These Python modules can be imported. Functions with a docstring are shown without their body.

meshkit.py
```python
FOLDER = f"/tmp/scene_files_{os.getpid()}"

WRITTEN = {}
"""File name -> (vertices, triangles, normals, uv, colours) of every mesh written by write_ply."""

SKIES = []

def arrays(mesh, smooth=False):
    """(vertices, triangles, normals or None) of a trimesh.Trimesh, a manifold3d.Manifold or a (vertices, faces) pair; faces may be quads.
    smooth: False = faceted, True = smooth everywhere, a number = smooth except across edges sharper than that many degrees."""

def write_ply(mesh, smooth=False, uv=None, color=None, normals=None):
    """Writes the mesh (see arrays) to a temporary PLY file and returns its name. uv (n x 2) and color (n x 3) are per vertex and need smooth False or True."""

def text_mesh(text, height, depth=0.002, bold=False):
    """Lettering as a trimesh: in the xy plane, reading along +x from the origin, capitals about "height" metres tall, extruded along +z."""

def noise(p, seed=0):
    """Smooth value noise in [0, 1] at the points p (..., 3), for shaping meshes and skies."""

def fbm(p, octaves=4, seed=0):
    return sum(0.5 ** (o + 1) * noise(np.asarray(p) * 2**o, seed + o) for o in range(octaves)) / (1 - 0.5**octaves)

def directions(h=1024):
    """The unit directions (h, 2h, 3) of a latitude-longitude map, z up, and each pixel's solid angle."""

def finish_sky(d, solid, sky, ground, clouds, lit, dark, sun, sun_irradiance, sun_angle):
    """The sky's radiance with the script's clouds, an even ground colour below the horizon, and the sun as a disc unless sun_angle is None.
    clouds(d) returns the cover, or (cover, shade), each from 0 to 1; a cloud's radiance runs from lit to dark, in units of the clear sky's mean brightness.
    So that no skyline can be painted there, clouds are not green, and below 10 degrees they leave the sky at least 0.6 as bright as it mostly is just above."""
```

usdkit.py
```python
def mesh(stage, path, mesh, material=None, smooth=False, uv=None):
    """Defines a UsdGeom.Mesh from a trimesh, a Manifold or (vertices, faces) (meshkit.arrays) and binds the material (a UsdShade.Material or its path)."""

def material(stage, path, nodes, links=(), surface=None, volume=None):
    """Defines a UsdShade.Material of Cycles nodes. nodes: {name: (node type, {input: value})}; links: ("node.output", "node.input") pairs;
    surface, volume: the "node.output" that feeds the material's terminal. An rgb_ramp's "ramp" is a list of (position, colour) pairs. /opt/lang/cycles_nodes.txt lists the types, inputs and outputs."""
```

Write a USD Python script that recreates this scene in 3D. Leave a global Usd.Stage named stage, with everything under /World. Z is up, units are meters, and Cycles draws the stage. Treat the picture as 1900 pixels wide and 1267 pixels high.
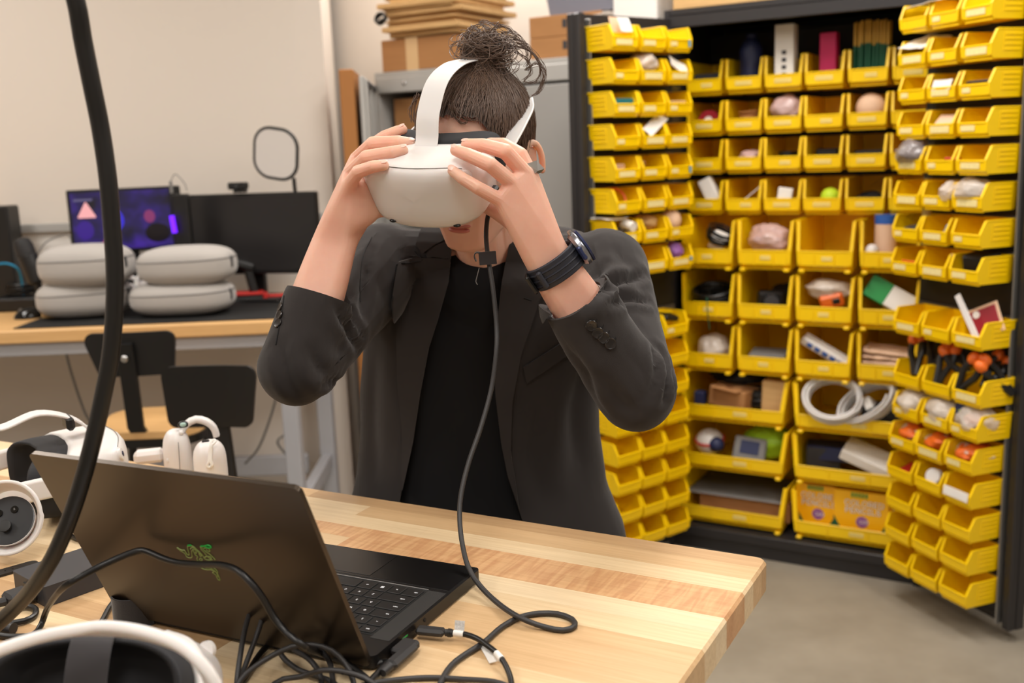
import math, random
import numpy as np, trimesh, manifold3d as m3
from manifold3d import Manifold, CrossSection
from shapely.geometry import Polygon, LineString, Point, box as sbox
from shapely.ops import unary_union
import usdkit, meshkit
from pxr import Usd, UsdGeom, UsdLux, UsdShade, Gf, Sdf, Vt

stage = Usd.Stage.CreateInMemory()
UsdGeom.SetStageUpAxis(stage, 'Z'); UsdGeom.SetStageMetersPerUnit(stage, 1.0)
stage.SetDefaultPrim(UsdGeom.Xform.Define(stage, '/World').GetPrim())
rng = random.Random(7); nrg = np.random.default_rng(11)

# ------------------------------------------------------------------ camera
H = 1.546; FPX = 1915.8; PITCH = .1877; ROLL = .0389
def _basis():
    f = np.array([0, np.cos(PITCH), -np.sin(PITCH)]); d = np.array([0, -np.sin(PITCH), -np.cos(PITCH)]); x = np.array([1., 0, 0])
    c, s = np.cos(ROLL), np.sin(ROLL)
    return np.array([c*x + s*d, -s*x + c*d, f])
RM = _basis(); EYE = np.array([0, 0, H])
cam = UsdGeom.Camera.Define(stage, '/World/camera')
_m = np.eye(4); _m[0, :3] = RM[0]; _m[1, :3] = -RM[1]; _m[2, :3] = -RM[2]; _m[3, :3] = EYE
cam.AddTransformOp().Set(Gf.Matrix4d(*_m.ravel().tolist()))
cam.CreateHorizontalApertureAttr(36.0); cam.CreateFocalLengthAttr(36.0*FPX/1900)
cam.CreateVerticalApertureAttr(24.0)
cam.CreateFStopAttr(4.6); cam.CreateFocusDistanceAttr(1.33)
cam.CreateClippingRangeAttr(Gf.Vec2f(.05, 60))
cam.CreateExposureAttr(0.36)

# ------------------------------------------------------------------ light: the room's ceiling panels and a faint ambient
def rect_light(name, x, y, z, w, h, power, col):
    l = UsdLux.RectLight.Define(stage, '/World/' + name)
    l.CreateWidthAttr(w); l.CreateHeightAttr(h); l.CreateIntensityAttr(power); l.CreateColorAttr(Gf.Vec3f(*col))
    UsdGeom.Xformable(l).AddTranslateOp().Set((x, y, z))
WARM = (1.0, .955, .905)
for i, (x, y, w, h, p) in enumerate([(-2.3, .4, .6, 1.2, 10), (-.2, .3, .6, 1.2, 10), (2.0, .3, .6, 1.2, 10),
                                  (-2.3, 2.6, .6, 1.2, 13), (.35, 2.6, .6, 1.2, 15), (1.8, 2.0, .6, 1.2, 9), (-.15, 4.5, .6, .8, 12), (-.2, -1.8, .6, 1.2, 3), (2.0, -1.8, .6, 1.2, 3), (-2.3, -1.8, .6, 1.2, 3)]):
    rect_light('ceiling_light' + ('' if i == 0 else '_%03d' % i), x, y, 2.985, w, h, p, WARM)

# ------------------------------------------------------------------ helpers
def lin(r, g, b):
    c = np.array([r, g, b]) / 255.
    return tuple(np.where(c <= .04045, c/12.92, ((c + .055)/1.055)**2.4))
_used = {}
def uniq(parent, name):
    k = parent + '/' + name
    n = _used.get(k, 0); _used[k] = n + 1
    return k if n == 0 else k + '_%03d' % n
def P(x): return str(x.GetPath()) if hasattr(x, 'GetPath') else (x or '/World')
def tag(prim, label=None, cat=None, group=None, kind=None):
    prim = prim.GetPrim() if hasattr(prim, 'GetPrim') else prim
    for k, v in (('label', label), ('category', cat), ('group', group), ('kind', kind)):
        if v: prim.SetCustomDataByKey(k, v)
    return prim
def thing(name, label, cat, loc=(0, 0, 0), rz=0., group=None, kind=None, mat=None):
    x = UsdGeom.Xform.Define(stage, uniq('/World', name))
    if mat is not None: x.AddTransformOp().Set(Gf.Matrix4d(*np.asarray(mat, float).T.ravel().tolist()))
    else:
        x.AddTranslateOp().Set(tuple(float(v) for v in loc))
        if rz: x.AddRotateZOp().Set(math.degrees(rz))
    return tag(x, label, cat, group, kind)
def part(name, mesh, mat, parent=None, smooth=32, label=None, kind=None):
    m = usdkit.mesh(stage, uniq(P(parent), name), mesh, MATS[mat] if isinstance(mat, str) else mat, smooth=smooth)
    return tag(m, label, kind=kind)
def solo(name, mesh, mat, label, cat, group=None, smooth=32, kind=None):
    return tag(part(name, mesh, mat, None, smooth), label, cat, group, kind)
def struct(name, mesh, mat, label=None, smooth=False):
    return tag(part(name, mesh, mat, None, smooth), label, None, None, 'structure')
def copy(src, loc, rz=0., label=None, group=None, tilt=None):
    was = src.GetCustomData()
    base = src.GetName()
    if len(base) > 4 and base[-4] == '_' and base[-3:].isdigit(): base = base[:-4]
    r = thing(base, label or was['label'], was['category'], loc, rz, group or was.get('group'))
    if tilt: UsdGeom.Xformable(r).AddRotateXOp().Set(tilt)
    r.GetReferences().AddInternalReference(src.GetPath()); r.SetInstanceable(True)
    return r
def tm(m, smooth_len=None):
    if isinstance(m, trimesh.Trimesh): return m
    k = m.to_mesh(); return trimesh.Trimesh(np.array(k.vert_properties)[:, :3], np.array(k.tri_verts), process=False)
def mf(t): return Manifold(m3.Mesh(np.asarray(t.vertices, np.float32), np.asarray(t.faces, np.uint32)))
def cat(ms): return trimesh.util.concatenate([tm(m) for m in ms])
def T(m, loc=(0, 0, 0), rz=0., rx=0., ry=0.):
    m = tm(m).copy(); R = np.eye(4)
    for a, ax in ((rx, [1, 0, 0]), (ry, [0, 1, 0]), (rz, [0, 0, 1])):
        if a: R = trimesh.transformations.rotation_matrix(a, ax) @ R
    R[:3, 3] = loc; m.apply_transform(R); return m
def hullpts(p): return trimesh.convex.convex_hull(np.asarray(p, float))
def cbox(sx, sy, sz, ch=.002, c=(0, 0, 0)):
    ch = min(ch, .49*min(sx, sy, sz)); a, b, d = sx/2, sy/2, sz/2; p = []
    for i in (-1, 1):
        for j in (-1, 1):
            for k in (-1, 1):
                p += [(i*a, j*(b-ch), k*(d-ch)), (i*(a-ch), j*b, k*(d-ch)), (i*(a-ch), j*(b-ch), k*d)]
    m = hullpts(p); m.apply_translation(c); return m
def bx(x0, x1, y0, y1, z0, z1, ch=.0015):
    return cbox(x1-x0, y1-y0, z1-z0, ch, ((x0+x1)/2, (y0+y1)/2, (z0+z1)/2))
def rpoly(w, h, r, n=6):
    return Polygon(sbox(-w/2+r, -h/2+r, w/2-r, h/2-r).buffer(r, quad_segs=n).exterior)
def extr(poly, d, z=0.):
    ms = [trimesh.creation.extrude_polygon(g, d, engine='earcut') for g in getattr(poly, 'geoms', [poly])]
    m = trimesh.util.concatenate(ms); m.apply_translation((0, 0, z)); return m
def cyl(r, h, n=20, c=(0, 0, 0), ax='z', r2=None):
    m = tm(Manifold.cylinder(h, r, r if r2 is None else r2, n, True))
    if ax == 'x': m = T(m, ry=math.pi/2)
    if ax == 'y': m = T(m, rx=-math.pi/2)
    m.apply_translation(c); return m
def lathe(prof, n=28):
    return trimesh.creation.revolve(np.asarray(prof, float), sections=n)
def spline(pts, step=.01, closed=False):
    p = np.asarray(pts, float)
    q = np.vstack([2*p[0]-p[1], p, 2*p[-1]-p[-2]]) if not closed else np.vstack([p[-1], p, p[0], p[1]])
    out = []
    for i in range(1, len(q)-2):
        a, b, c, d = q[i-1:i+3]; n = max(2, int(np.linalg.norm((c-b)[:3])/step))
        t = np.linspace(0, 1, n, endpoint=False)[:, None]
        out.append(.5*(2*b + (c-a)*t + (2*a-5*b+4*c-d)*t**2 + (3*b-a-3*c+d)*t**3))
    if not closed: out.append(p[-1:])
    return np.vstack(out)
def frames(p, closed=False, up=None):
    t = np.gradient(p, axis=0) if not closed else np.roll(p, -1, 0) - np.roll(p, 1, 0)
    t /= np.maximum(np.linalg.norm(t, axis=1, keepdims=True), 1e-9)
    n = np.zeros_like(p)
    v = np.array(up, float) if up is not None else np.cross(t[0], [0.31, .2, .93])
    for i in range(len(p)):
        if up is not None: v = np.array(up, float)
        v = v - t[i]*(v @ t[i]); v /= max(np.linalg.norm(v), 1e-9); n[i] = v
    return t, n, np.cross(t, n)
def sweep(p, prof, closed=False, up=None, scale=None, ncaps=True):
    """prof: k x 2 outline (n, b axes) swept along points p"""
    p = np.asarray(p, float); prof = np.asarray(prof, float); k = len(prof); n = len(p)
    t, nn, bb = frames(p, closed, up)
    s = np.ones(n) if scale is None else np.asarray(scale)
    v = (p[:, None] + nn[:, None]*(prof[None, :, :1]*s[:, None, None]) + bb[:, None]*(prof[None, :, 1:]*s[:, None, None])).reshape(-1, 3)
    f = []
    for i in range(n if closed else n-1):
        a = i*k; b = ((i+1) % n)*k
        j = np.arange(k); j2 = (j+1) % k
        f.append(np.stack([a+j, a+j2, b+j2], 1)); f.append(np.stack([a+j, b+j2, b+j], 1))
    f = np.vstack(f)
    if not closed:
        v = np.vstack([v, p[:1], p[-1:]]); j = np.arange(k); j2 = (j+1) % k
        f = np.vstack([f, np.stack([np.full(k, len(v)-2), j2, j], 1), np.stack([np.full(k, len(v)-1), (n-1)*k+j, (n-1)*k+j2], 1)])
    m = trimesh.Trimesh(v, f, process=False)
    if m.volume < 0: m.invert()
    return m
def circ(r, n=10, sx=1., sy=1.):
    a = np.linspace(0, 2*np.pi, n, endpoint=False); return np.stack([r*sx*np.cos(a), r*sy*np.sin(a)], 1)
def rrect(w, h, r, n=3): return np.array(rpoly(w, h, r, n).exterior.coords)[:-1]
def tube(pts, r, n=10, step=.008, closed=False, scale=None): return sweep(spline(pts, step, closed), circ(r, n), closed, scale=scale)
def sph(r, c=(0, 0, 0), sub=2, s=(1, 1, 1)):
    m = trimesh.creation.icosphere(sub, r); m.apply_scale(s); m.apply_translation(c); return m
def refine(m, l): return tm(mf(tm(m)).refine_to_length(l))
def seat(m, amp, freq, seed=0, oct=3):
    """push vertices along their normals by fractal noise"""
    m = m.copy(); n = np.array(m.vertex_normals); d = (meshkit.fbm(np.array(m.vertices)*freq + 50, oct, seed) - .5)*2*amp
    m.vertices = m.vertices + n*d[:, None]; return m
# pixel (1900 x 1267) -> world
def ray(x, y): return np.array([(x-950)/FPX, (y-633.5)/FPX, 1.]) @ RM
def atY(x, y, Y): d = ray(x, y); return EYE + d*Y/d[1]
def atZ(x, y, z): d = ray(x, y); return EYE + d*((z-H)/d[2])
def atPl(x, y, p0, n): d = ray(x, y); return EYE + d*(((np.asarray(p0)-EYE) @ n)/(d @ n))

# ------------------------------------------------------------------ materials
MATS = {}
def mat(name, col, rough=.5, metal=0., var=None, bump=None, spec=.5, coat=0., sheen=0., sss=0., emit=None, trans=0., extra=None):
    """var=(scale xyz or number, amount, second colour or None); bump=(scale, strength, distance)"""
    n = {'p': ('principled_bsdf', dict(base_color=col, roughness=rough, metallic=metal, specular_ior_level=spec, coat_weight=coat, sheen_weight=sheen))}; l = []
    if sss: n['p'][1].update(subsurface_weight=sss, subsurface_radius=(1., .35, .2), subsurface_scale=.004)
    if emit: n['p'][1].update(emission_color=emit[0], emission_strength=emit[1])
    if trans: n['p'][1].update(transmission_weight=trans)
    if extra: n['p'][1].update(extra)
    if var or bump: n['tc'] = ('texture_coordinate', {})
    if var:
        sc, amt, c2 = var; sc = (sc,)*3 if np.ndim(sc) == 0 else sc
        c2 = c2 or tuple(np.array(col)*.6)
        n['mp'] = ('mapping', dict(scale=sc)); n['nz'] = ('noise_texture', dict(scale=1., detail=4., roughness=.6))
        n['rp'] = ('rgb_ramp', dict(ramp=[(.5-.3, tuple(np.array(col)*(1-amt) + np.array(c2)*amt)), (.5+.25, col)]))
        l += [('tc.object', 'mp.vector'), ('mp.vector', 'nz.vector'), ('nz.fac', 'rp.fac'), ('rp.color', 'p.base_color')]
    if bump:
        sc, st, di = bump; sc = (sc,)*3 if np.ndim(sc) == 0 else sc
        n['mb'] = ('mapping', dict(scale=sc)); n['nb'] = ('noise_texture', dict(scale=1., detail=3.)); n['bp'] = ('bump', dict(strength=st, distance=di))
        l += [('tc.object', 'mb.vector'), ('mb.vector', 'nb.vector'), ('nb.fac', 'bp.height'), ('bp.normal', 'p.normal')]
    MATS[name] = usdkit.material(stage, '/World/Looks/' + name, n, l, surface='p.BSDF')
    return MATS[name]
mat('wall_paint', lin(218, 208, 197), .85, var=(.8, .1, lin(204, 193, 181)), bump=(160, .08, .002))
mat('ceiling_white', lin(235, 232, 226), .9)
mat('concrete', lin(160, 151, 136), .5, var=((3.2, 3.2, 3.2), .8, lin(124, 115, 101)), bump=(30, .12, .003))
mat('charcoal_steel', lin(46, 44, 45), .4, .25, bump=(400, .08, .0006))
mat('dark_steel', lin(26, 25, 25), .5, .2)
mat('louver_steel', lin(84, 80, 76), .4, .3)
mat('zinc', lin(170, 168, 164), .35, .8)
mat('grey_steel', lin(176, 174, 170), .45, .1)
mat('grey_door', lin(160, 158, 155), .5, .05)
mat('bench_steel', lin(172, 172, 176), .45, .1)
mat('yellow_plastic', lin(249, 206, 0), .36, var=(3., .12, lin(236, 188, 0)), bump=(90, .03, .001))
mat('label_paper', lin(248, 230, 160), .6, var=((260, 30, 60), .35, lin(150, 140, 110)))
mat('white_paper', lin(236, 232, 226), .7)
mat('cardboard', lin(178, 128, 80), .85, var=((6, 40, 40), .35, lin(150, 104, 62)))
mat('brown_board', lin(166, 110, 55), .7, var=((3, 3, 3), .3, lin(146, 94, 46)))
mat('pale_wood', lin(214, 176, 120), .7, var=((8, 60, 60), .5, lin(176, 132, 80)))
mat('black_plastic', lin(16, 15, 15), .42)
mat('black_matte', lin(13, 13, 13), .75)
mat('black_rubber', lin(26, 25, 25), .55, bump=(300, .05, .0005))
mat('cable_black', lin(15, 14, 14), .4, bump=(500, .06, .0004))
mat('dark_grey', lin(52, 52, 55), .5)
mat('mid_grey', lin(120, 118, 116), .5)
mat('white_plastic', lin(222, 217, 214), .4, sss=.1)
mat('white_gloss', lin(226, 222, 219), .22)
mat('steel', lin(190, 190, 190), .25, 1.)
mat('blue', lin(40, 90, 170), .5); mat('teal', lin(30, 120, 130), .5); mat('magenta', lin(200, 20, 90), .5); mat('green', lin(10, 140, 60), .5)
mat('lime', lin(190, 220, 40), .6); mat('orange', lin(232, 110, 30), .45, var=(40, .3, lin(200, 80, 20))); mat('red', lin(190, 40, 36), .45); mat('purple', lin(140, 90, 160), .5)
mat('deep_purple', lin(96, 50, 120), .5); mat('navy', lin(34, 42, 80), .5); mat('peach', lin(226, 190, 160), .7); mat('deep_red', lin(150, 30, 44), .4); mat('pencil_yellow', lin(205, 160, 60), .5); mat('dark_green', lin(20, 90, 60), .5)
mat('sky_blue', lin(30, 150, 200), .5); mat('lime_bag', lin(150, 190, 30), .5)
mat('clear_acrylic', (.95, .95, .95), .08, trans=.9)
def bag_mat(name, tint, fac=.55):
    MATS[name] = usdkit.material(stage, '/World/Looks/' + name, {'t': ('transparent_bsdf', dict(color=(.97, .96, .95))), 'p': ('principled_bsdf', dict(base_color=tint, roughness=.25, specular_ior_level=.8)), 'm': ('mix_closure', dict(fac=fac))},
                                 [('t.BSDF', 'm.closure1'), ('p.BSDF', 'm.closure2')], surface='m.closure')
bag_mat('clear_bag', lin(238, 226, 214), .6); bag_mat('grey_bag', lin(150, 140, 140), .7); bag_mat('pink_bag', lin(226, 190, 185), .65)
mat('pencil_box', lin(252, 190, 14), .4)
mat('tape', lin(216, 180, 130), .2, coat=.5); mat('pale_wood_b', lin(196, 158, 104), .75, var=((8, 60, 60), .5, lin(160, 118, 70)))
mat('tote_plastic', lin(128, 128, 140), .35); mat('bench_wood', lin(222, 178, 120), .5, var=((6, 70, 70), .5, lin(192, 146, 90)))
mat('fabric_grey', lin(176, 171, 166), .95, var=(240, .25, lin(150, 144, 138)), bump=(420, .35, .0012), sheen=.2); mat('zip_grey', lin(120, 118, 116), .6)
mat('screen_off', lin(40, 38, 38), .3, spec=.35); mat('black_gloss', lin(14, 14, 14), .12); mat('mic_mesh', lin(28, 27, 28), .6, bump=(900, .5, .001)); mat('black_metal', lin(11, 10, 10), .42, bump=(260, .04, .0005)); mat('lamp_panel', lin(205, 198, 192), .5)
def glow(name, col, s): mat(name, (0, 0, 0), .3, emit=(col, s))
glow('screen_pink', lin(255, 180, 180), .75); glow('screen_grey', lin(150, 140, 190), .3); glow('screen_blue', lin(70, 60, 255), .5); glow('screen_pink2', lin(190, 80, 150), .35); glow('screen_dark', lin(40, 26, 44), .12); glow('screen_violet', lin(90, 50, 200), .3); glow('purple_glow', lin(110, 30, 255), 1.6)
MATS['screen_purple'] = usdkit.material(stage, '/World/Looks/screen_purple', {'tc': ('texture_coordinate', {}), 'mp': ('mapping', dict(scale=(9, 9, 12))), 'nz': ('noise_texture', dict(scale=1., detail=3.)), 'rp': ('rgb_ramp', dict(ramp=[(.3, lin(6, 4, 20)), (.5, lin(38, 20, 110)), (.7, lin(84, 44, 190))])), 'p': ('principled_bsdf', dict(base_color=(.01, .01, .01), roughness=.3, emission_strength=.42))},
    [('tc.object', 'mp.vector'), ('mp.vector', 'nz.vector'), ('nz.fac', 'rp.fac'), ('rp.color', 'p.emission_color')], surface='p.BSDF')
mat('laptop_black', lin(24, 22, 22), .4, .3, bump=(900, .05, .0002)); mat('laptop_deck', lin(11, 10, 11), .34, .2); mat('laptop_pad', lin(20, 19, 20), .28, .2); mat('grille', lin(44, 43, 42), .6, .2, bump=(1600, .8, .0006))
mat('laptop_lid', lin(76, 67, 58), .33, .85, bump=(1200, .03, .0002)); mat('key_black', lin(20, 18, 18), .5); mat('legend_white', lin(225, 225, 225), .5, emit=(lin(200, 200, 205), .25))
mat('green_lit', lin(10, 120, 40), .4, emit=(lin(10, 150, 50), .25)); mat('emblem_green', lin(150, 168, 96), .5)
mat('dark_plastic', lin(40, 39, 40), .5); mat('cable_grey', lin(46, 44, 44), .5, bump=(600, .08, .0003)); mat('strap_fabric', lin(48, 45, 47), .95, sheen=.4, bump=(900, .4, .0006)); mat('brick_black', lin(52, 51, 54), .5)
mat('tag_paper', lin(225, 222, 218), .7, var=((420, 420, 420), .6, lin(60, 60, 60))); mat('foam_black', lin(34, 34, 37), .8); mat('seam_grey', lin(120, 116, 112), .7); mat('camera_lens', lin(22, 22, 60), .08); mat('face_black', lin(44, 45, 48), .3); mat('clip_mint', lin(170, 200, 190), .4)
mat('skin', lin(226, 180, 158), .48, sss=.35, var=((34, 34, 34), .5, lin(214, 154, 134)), bump=(420, .12, .0006), spec=.4)
mat('nail_pink', lin(232, 186, 170), .32); mat('lip_pink', lin(190, 108, 98), .42, sss=.3)
mat('blazer', lin(49, 45, 44), .9, var=((900, 900, 900), .35, lin(34, 31, 30)), bump=((1500, 1500, 1500), .35, .0006), sheen=.12, spec=.2)
mat('tee_black', lin(17, 17, 19), .9, bump=(1400, .2, .0004), sheen=.08, spec=.2); mat('button_black', lin(30, 26, 25), .25); mat('seam_black', lin(18, 16, 16), .9); mat('lining', lin(196, 192, 190), .7); mat('trouser_dark', lin(40, 38, 40), .9)
mat('hair_brown', lin(62, 47, 38), .6, bump=((60, 500, 60), .5, .001)); mat('hair_strand', lin(96, 74, 60), .42, spec=.6)
mat('watch_band', lin(36, 38, 48), .5); mat('watch_blue', lin(44, 54, 92), .4, .3); mat('watch_steel', lin(150, 152, 160), .25, .9)
# ------------------------------------------------------------------ the room
def wall(name, a, b, z0, z1, t, m='wall_paint', label=None):
    a = np.array(a, float); b = np.array(b, float); d = b-a; l = np.linalg.norm(d); d /= l
    poly = Polygon([a, b, b + t*np.array([-d[1], d[0]]), a + t*np.array([-d[1], d[0]])])
    return struct(name, extr(poly, z1-z0, z0), m, label)
CEIL = 3.0
CY = -.5316; CE = np.array([math.cos(CY), math.sin(CY), 0]); CN = np.array([-CE[1], CE[0], 0]); CL = np.array([.602, 3.774, 0])
def cab(a, p, z=0.): return CL + CE*a + CN*p + np.array([0, 0, z])
struct('floor', extr(sbox(-4.6, -3.2, 4.6, 7.2), .1, -.1), 'concrete', 'grey brown polished concrete floor')
struct('ceiling', extr(sbox(-4.6, -3.2, 4.6, 7.2), .1, CEIL), 'ceiling_white', 'white ceiling above the workshop')
WC = np.array([-.785, 4.13]); WL = WC + np.array([-4., -.07])
wall('wall_back', WL, WC, 0, CEIL, .12, label='plain beige wall behind the left computer bench')
RC = np.array([-.93, 5.2]); RC2 = None
wall('wall_return', WC, RC + np.array([0, .1]), 0, CEIL, -.1, label='short beige return at the corner beside the open grey locker')
wall('wall_recess', cab(-2.4, .66)[:2], cab(4.0, .66)[:2], 0, CEIL, .12, label='beige wall behind the lockers and the bin cabinet')
wall('wall_left', (-4.5, -3.1), (-4.5, 6.5), 0, CEIL, .12)
wall('wall_right', (4.5, 7.0), (4.5, -3.1), 0, CEIL, .12)
wall('wall_front', (4.5, -3.1), (-4.5, -3.1), 0, CEIL, .12)
d2 = (WC-WL)/np.linalg.norm(WC-WL); nb = np.array([d2[1], -d2[0]])
struct('baseboard_back', extr(Polygon([WL, WC, WC + nb*.012, WL + nb*.012]), .14), 'black_rubber', 'black rubber baseboard along the beige wall')

# ------------------------------------------------------------------ dark bin cabinet with two open doors
CW0, CW1, CD, CH = -.026, .886, .61, 1.99
cabinet = thing('storage_cabinet', 'tall charcoal steel storage cabinet standing open, packed with yellow bins', 'cabinet', cab(0, 0), CY)
wm = lambda x0, x1, y0, y1, z0, z1, ch=.002: bx(x0, x1, y0, y1, z0, z1, ch)
part('side_panel', wm(CW0, CW0+.02, 0, CD, .0, CH), 'charcoal_steel', cabinet)
part('side_panel', wm(CW1-.02, CW1, 0, CD, .0, CH), 'charcoal_steel', cabinet)
part('back_panel', wm(CW0+.021, CW1-.021, CD-.02, CD, .06, CH-.001), 'dark_steel', cabinet)
part('louver_panel', cat([wm(CW0+.021, CW1-.021, .415, .425, .10, CH-.06)] + [wm(CW0+.04, CW1-.04, .405, .4145, z, z+.012, .001) for z in np.arange(.16, 1.9, .06)]), 'dark_steel', cabinet)
part('top_panel', wm(CW0+.021, CW1-.021, 0, CD-.021, CH-.02, CH), 'charcoal_steel', cabinet)
part('header', wm(CW0+.021, CW1-.021, .0, .02, CH-.062, CH-.021), 'charcoal_steel', cabinet)
part('bottom_panel', wm(CW0+.021, CW1-.021, .0, CD-.021, .055, .092), 'charcoal_steel', cabinet)
part('plinth', wm(CW0+.021, CW1-.021, .012, .04, .0, .054), 'charcoal_steel', cabinet)
DW = .458; DOFF = .032
def door(hinge, ang, side):
    x = UsdGeom.Xform.Define(stage, uniq(P(cabinet), 'door'))
    # local frame: +x from hinge to free edge, +y outward (away from the bins)
    h = hinge - cab(0, 0); c, s = math.cos(-CY), math.sin(-CY)
    loc = np.array([h[0]*c - h[1]*s, h[0]*s + h[1]*c, 0])
    x.AddTranslateOp().Set(tuple(loc)); x.AddRotateZOp().Set(math.degrees(ang-CY))
    sg = side   # direction of the bins' normal in the door's frame: -1 or +1 along y
    o = -sg
    m = [bx(0, DW, min(0, o*.03), max(0, o*.03), .04, CH-.03, .002)]
    part('door_skin', cat(m), 'charcoal_steel', x)
    part('edge_channel', bx(DW-.03, DW, min(sg*.001, sg*.03), max(sg*.001, sg*.03), .04, CH-.03, .004), 'charcoal_steel', x)
    part('louver_sheet', bx(.012, DW-.045, min(sg*.012, sg*.016), max(sg*.012, sg*.016), .07, CH-.07, .001), 'dark_steel', x)
    part('trim_strip', bx(DW-.0445, DW-.0405, min(sg*.004, sg*.04), max(sg*.004, sg*.04), .05, CH-.05, .001), 'zinc', x)
    for z in DROWS[side]:
        part('louver', bx(.02, DW-.06, min(sg*.0165, sg*.026), max(sg*.0165, sg*.026), z+.066, z+.086, .002), 'louver_steel', x)
PIT = .1048
ZU = [1.835 - k*PIT for k in range(8)]
DROWS = {1: ZU + [.7605 + PIT - k*PIT for k in range(8)], -1: ZU + [.915] + [.7455 - k*PIT for k in range(7)]}
AL, AR = CY - 1.961, CY + math.pi + 2.4437
HL, HR = cab(0, 0), cab(.859, 0)
dl = np.array([math.cos(AL), math.sin(AL), 0]); nl = np.array([-dl[1], dl[0], 0])
dr = np.array([math.cos(AR), math.sin(AR), 0]); nr = np.array([dr[1], -dr[0], 0])
door(HL, AL, 1); door(HR, AR, -1)

# ------------------------------------------------------------------ yellow bins
def top_run(W): return .87 if W < .13 else .95
def bin_mesh(W, L, h, lip, t=.003):
    e = top_run(W)
    out = [(0, .004), (.004, 0), (L*.93, 0), (L, h*.10), (L+.002, h*lip), (L*(e+.03), h-.004), (L*e, h), (0, h)]
    def ex(pts, w):  # profile (depth, z) extruded over the width, depth along -y
        m = Manifold.extrude(CrossSection([pts], m3.FillRule.NonZero), w).rotate((90, 0, 90)).translate((-w/2, 0, 0)).mirror((0, 1, 0))
        return m
    shell = ex(out, W)
    inn = [(t, t), (L*.93-t, t), (L-t, h*.10+t), (L-t+.001, h*lip-.0005), (L+.03, h*lip-.0004), (L+.03, h+.05), (t, h+.05)]
    shell = tm(shell - ex(inn, W-2*t))
    return taper(shell, h)
def taper(m, h, k=.10):
    v = np.array(m.vertices); v[:, 0] *= 1 - k*(1 - np.clip(v[:, 2]/h, 0, 1)); m.vertices = v; return m
def rim_mesh(W, L, h, lip, r=.0022):
    ms = []
    for s in (-1, 1):
        x = s*(W/2-.0018)
        ms.append(bx(x-.003, x+.003, -L*top_run(W), .004, h-.004, h+.001, .001))
        a = np.array([x, -L*top_run(W), h-.002]); b = np.array([x, -(L+.002), h*lip-.001])
        fw = min(.017, .045*W + .004); o = np.array([-s*(fw/2 - .003), 0, 0])
        ms.append(sweep(np.array([a, b]) + o, rrect(fw, .005, .0015, 2), up=(1, 0, 0)))
        c = np.array([x, -L, h*.12]); ms.append(sweep(np.array([b, c]) + o, rrect(fw, .005, .0015, 2), up=(1, 0, 0)))
    ms.append(bx(-W/2+.001, W/2-.001, -(L+.004), -(L-.002), h*lip-.006, h*lip, .0015))
    ms.append(bx(-W/2, W/2, -.004, .007, h-.006, h+.001, .001))
    ms.append(bx(-W/2+.002, W/2-.002, -L*.955, -L*.9, -.0035, .001, .001))
    return taper(cat(ms), h)
def rib_mesh(W, L, h, s):
    ms = [cbox(.003, L*.52, h*.07, .001, (s*(W/2+.0003), -L*.42, h*k)) for k in (.28, .46, .64, .8)]
    return taper(cat(ms + [cbox(.0026, L*.03, h*.62, .0008, (s*(W/2+.0002), -L*.67, h*.54))]), h)
BK = dict(door=(.119, .1215, .079, .5), small=(.136, .272, .119, .46), medium=(.201, .372, .170, .40), large=(.411, .372, .170, .36))
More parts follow.
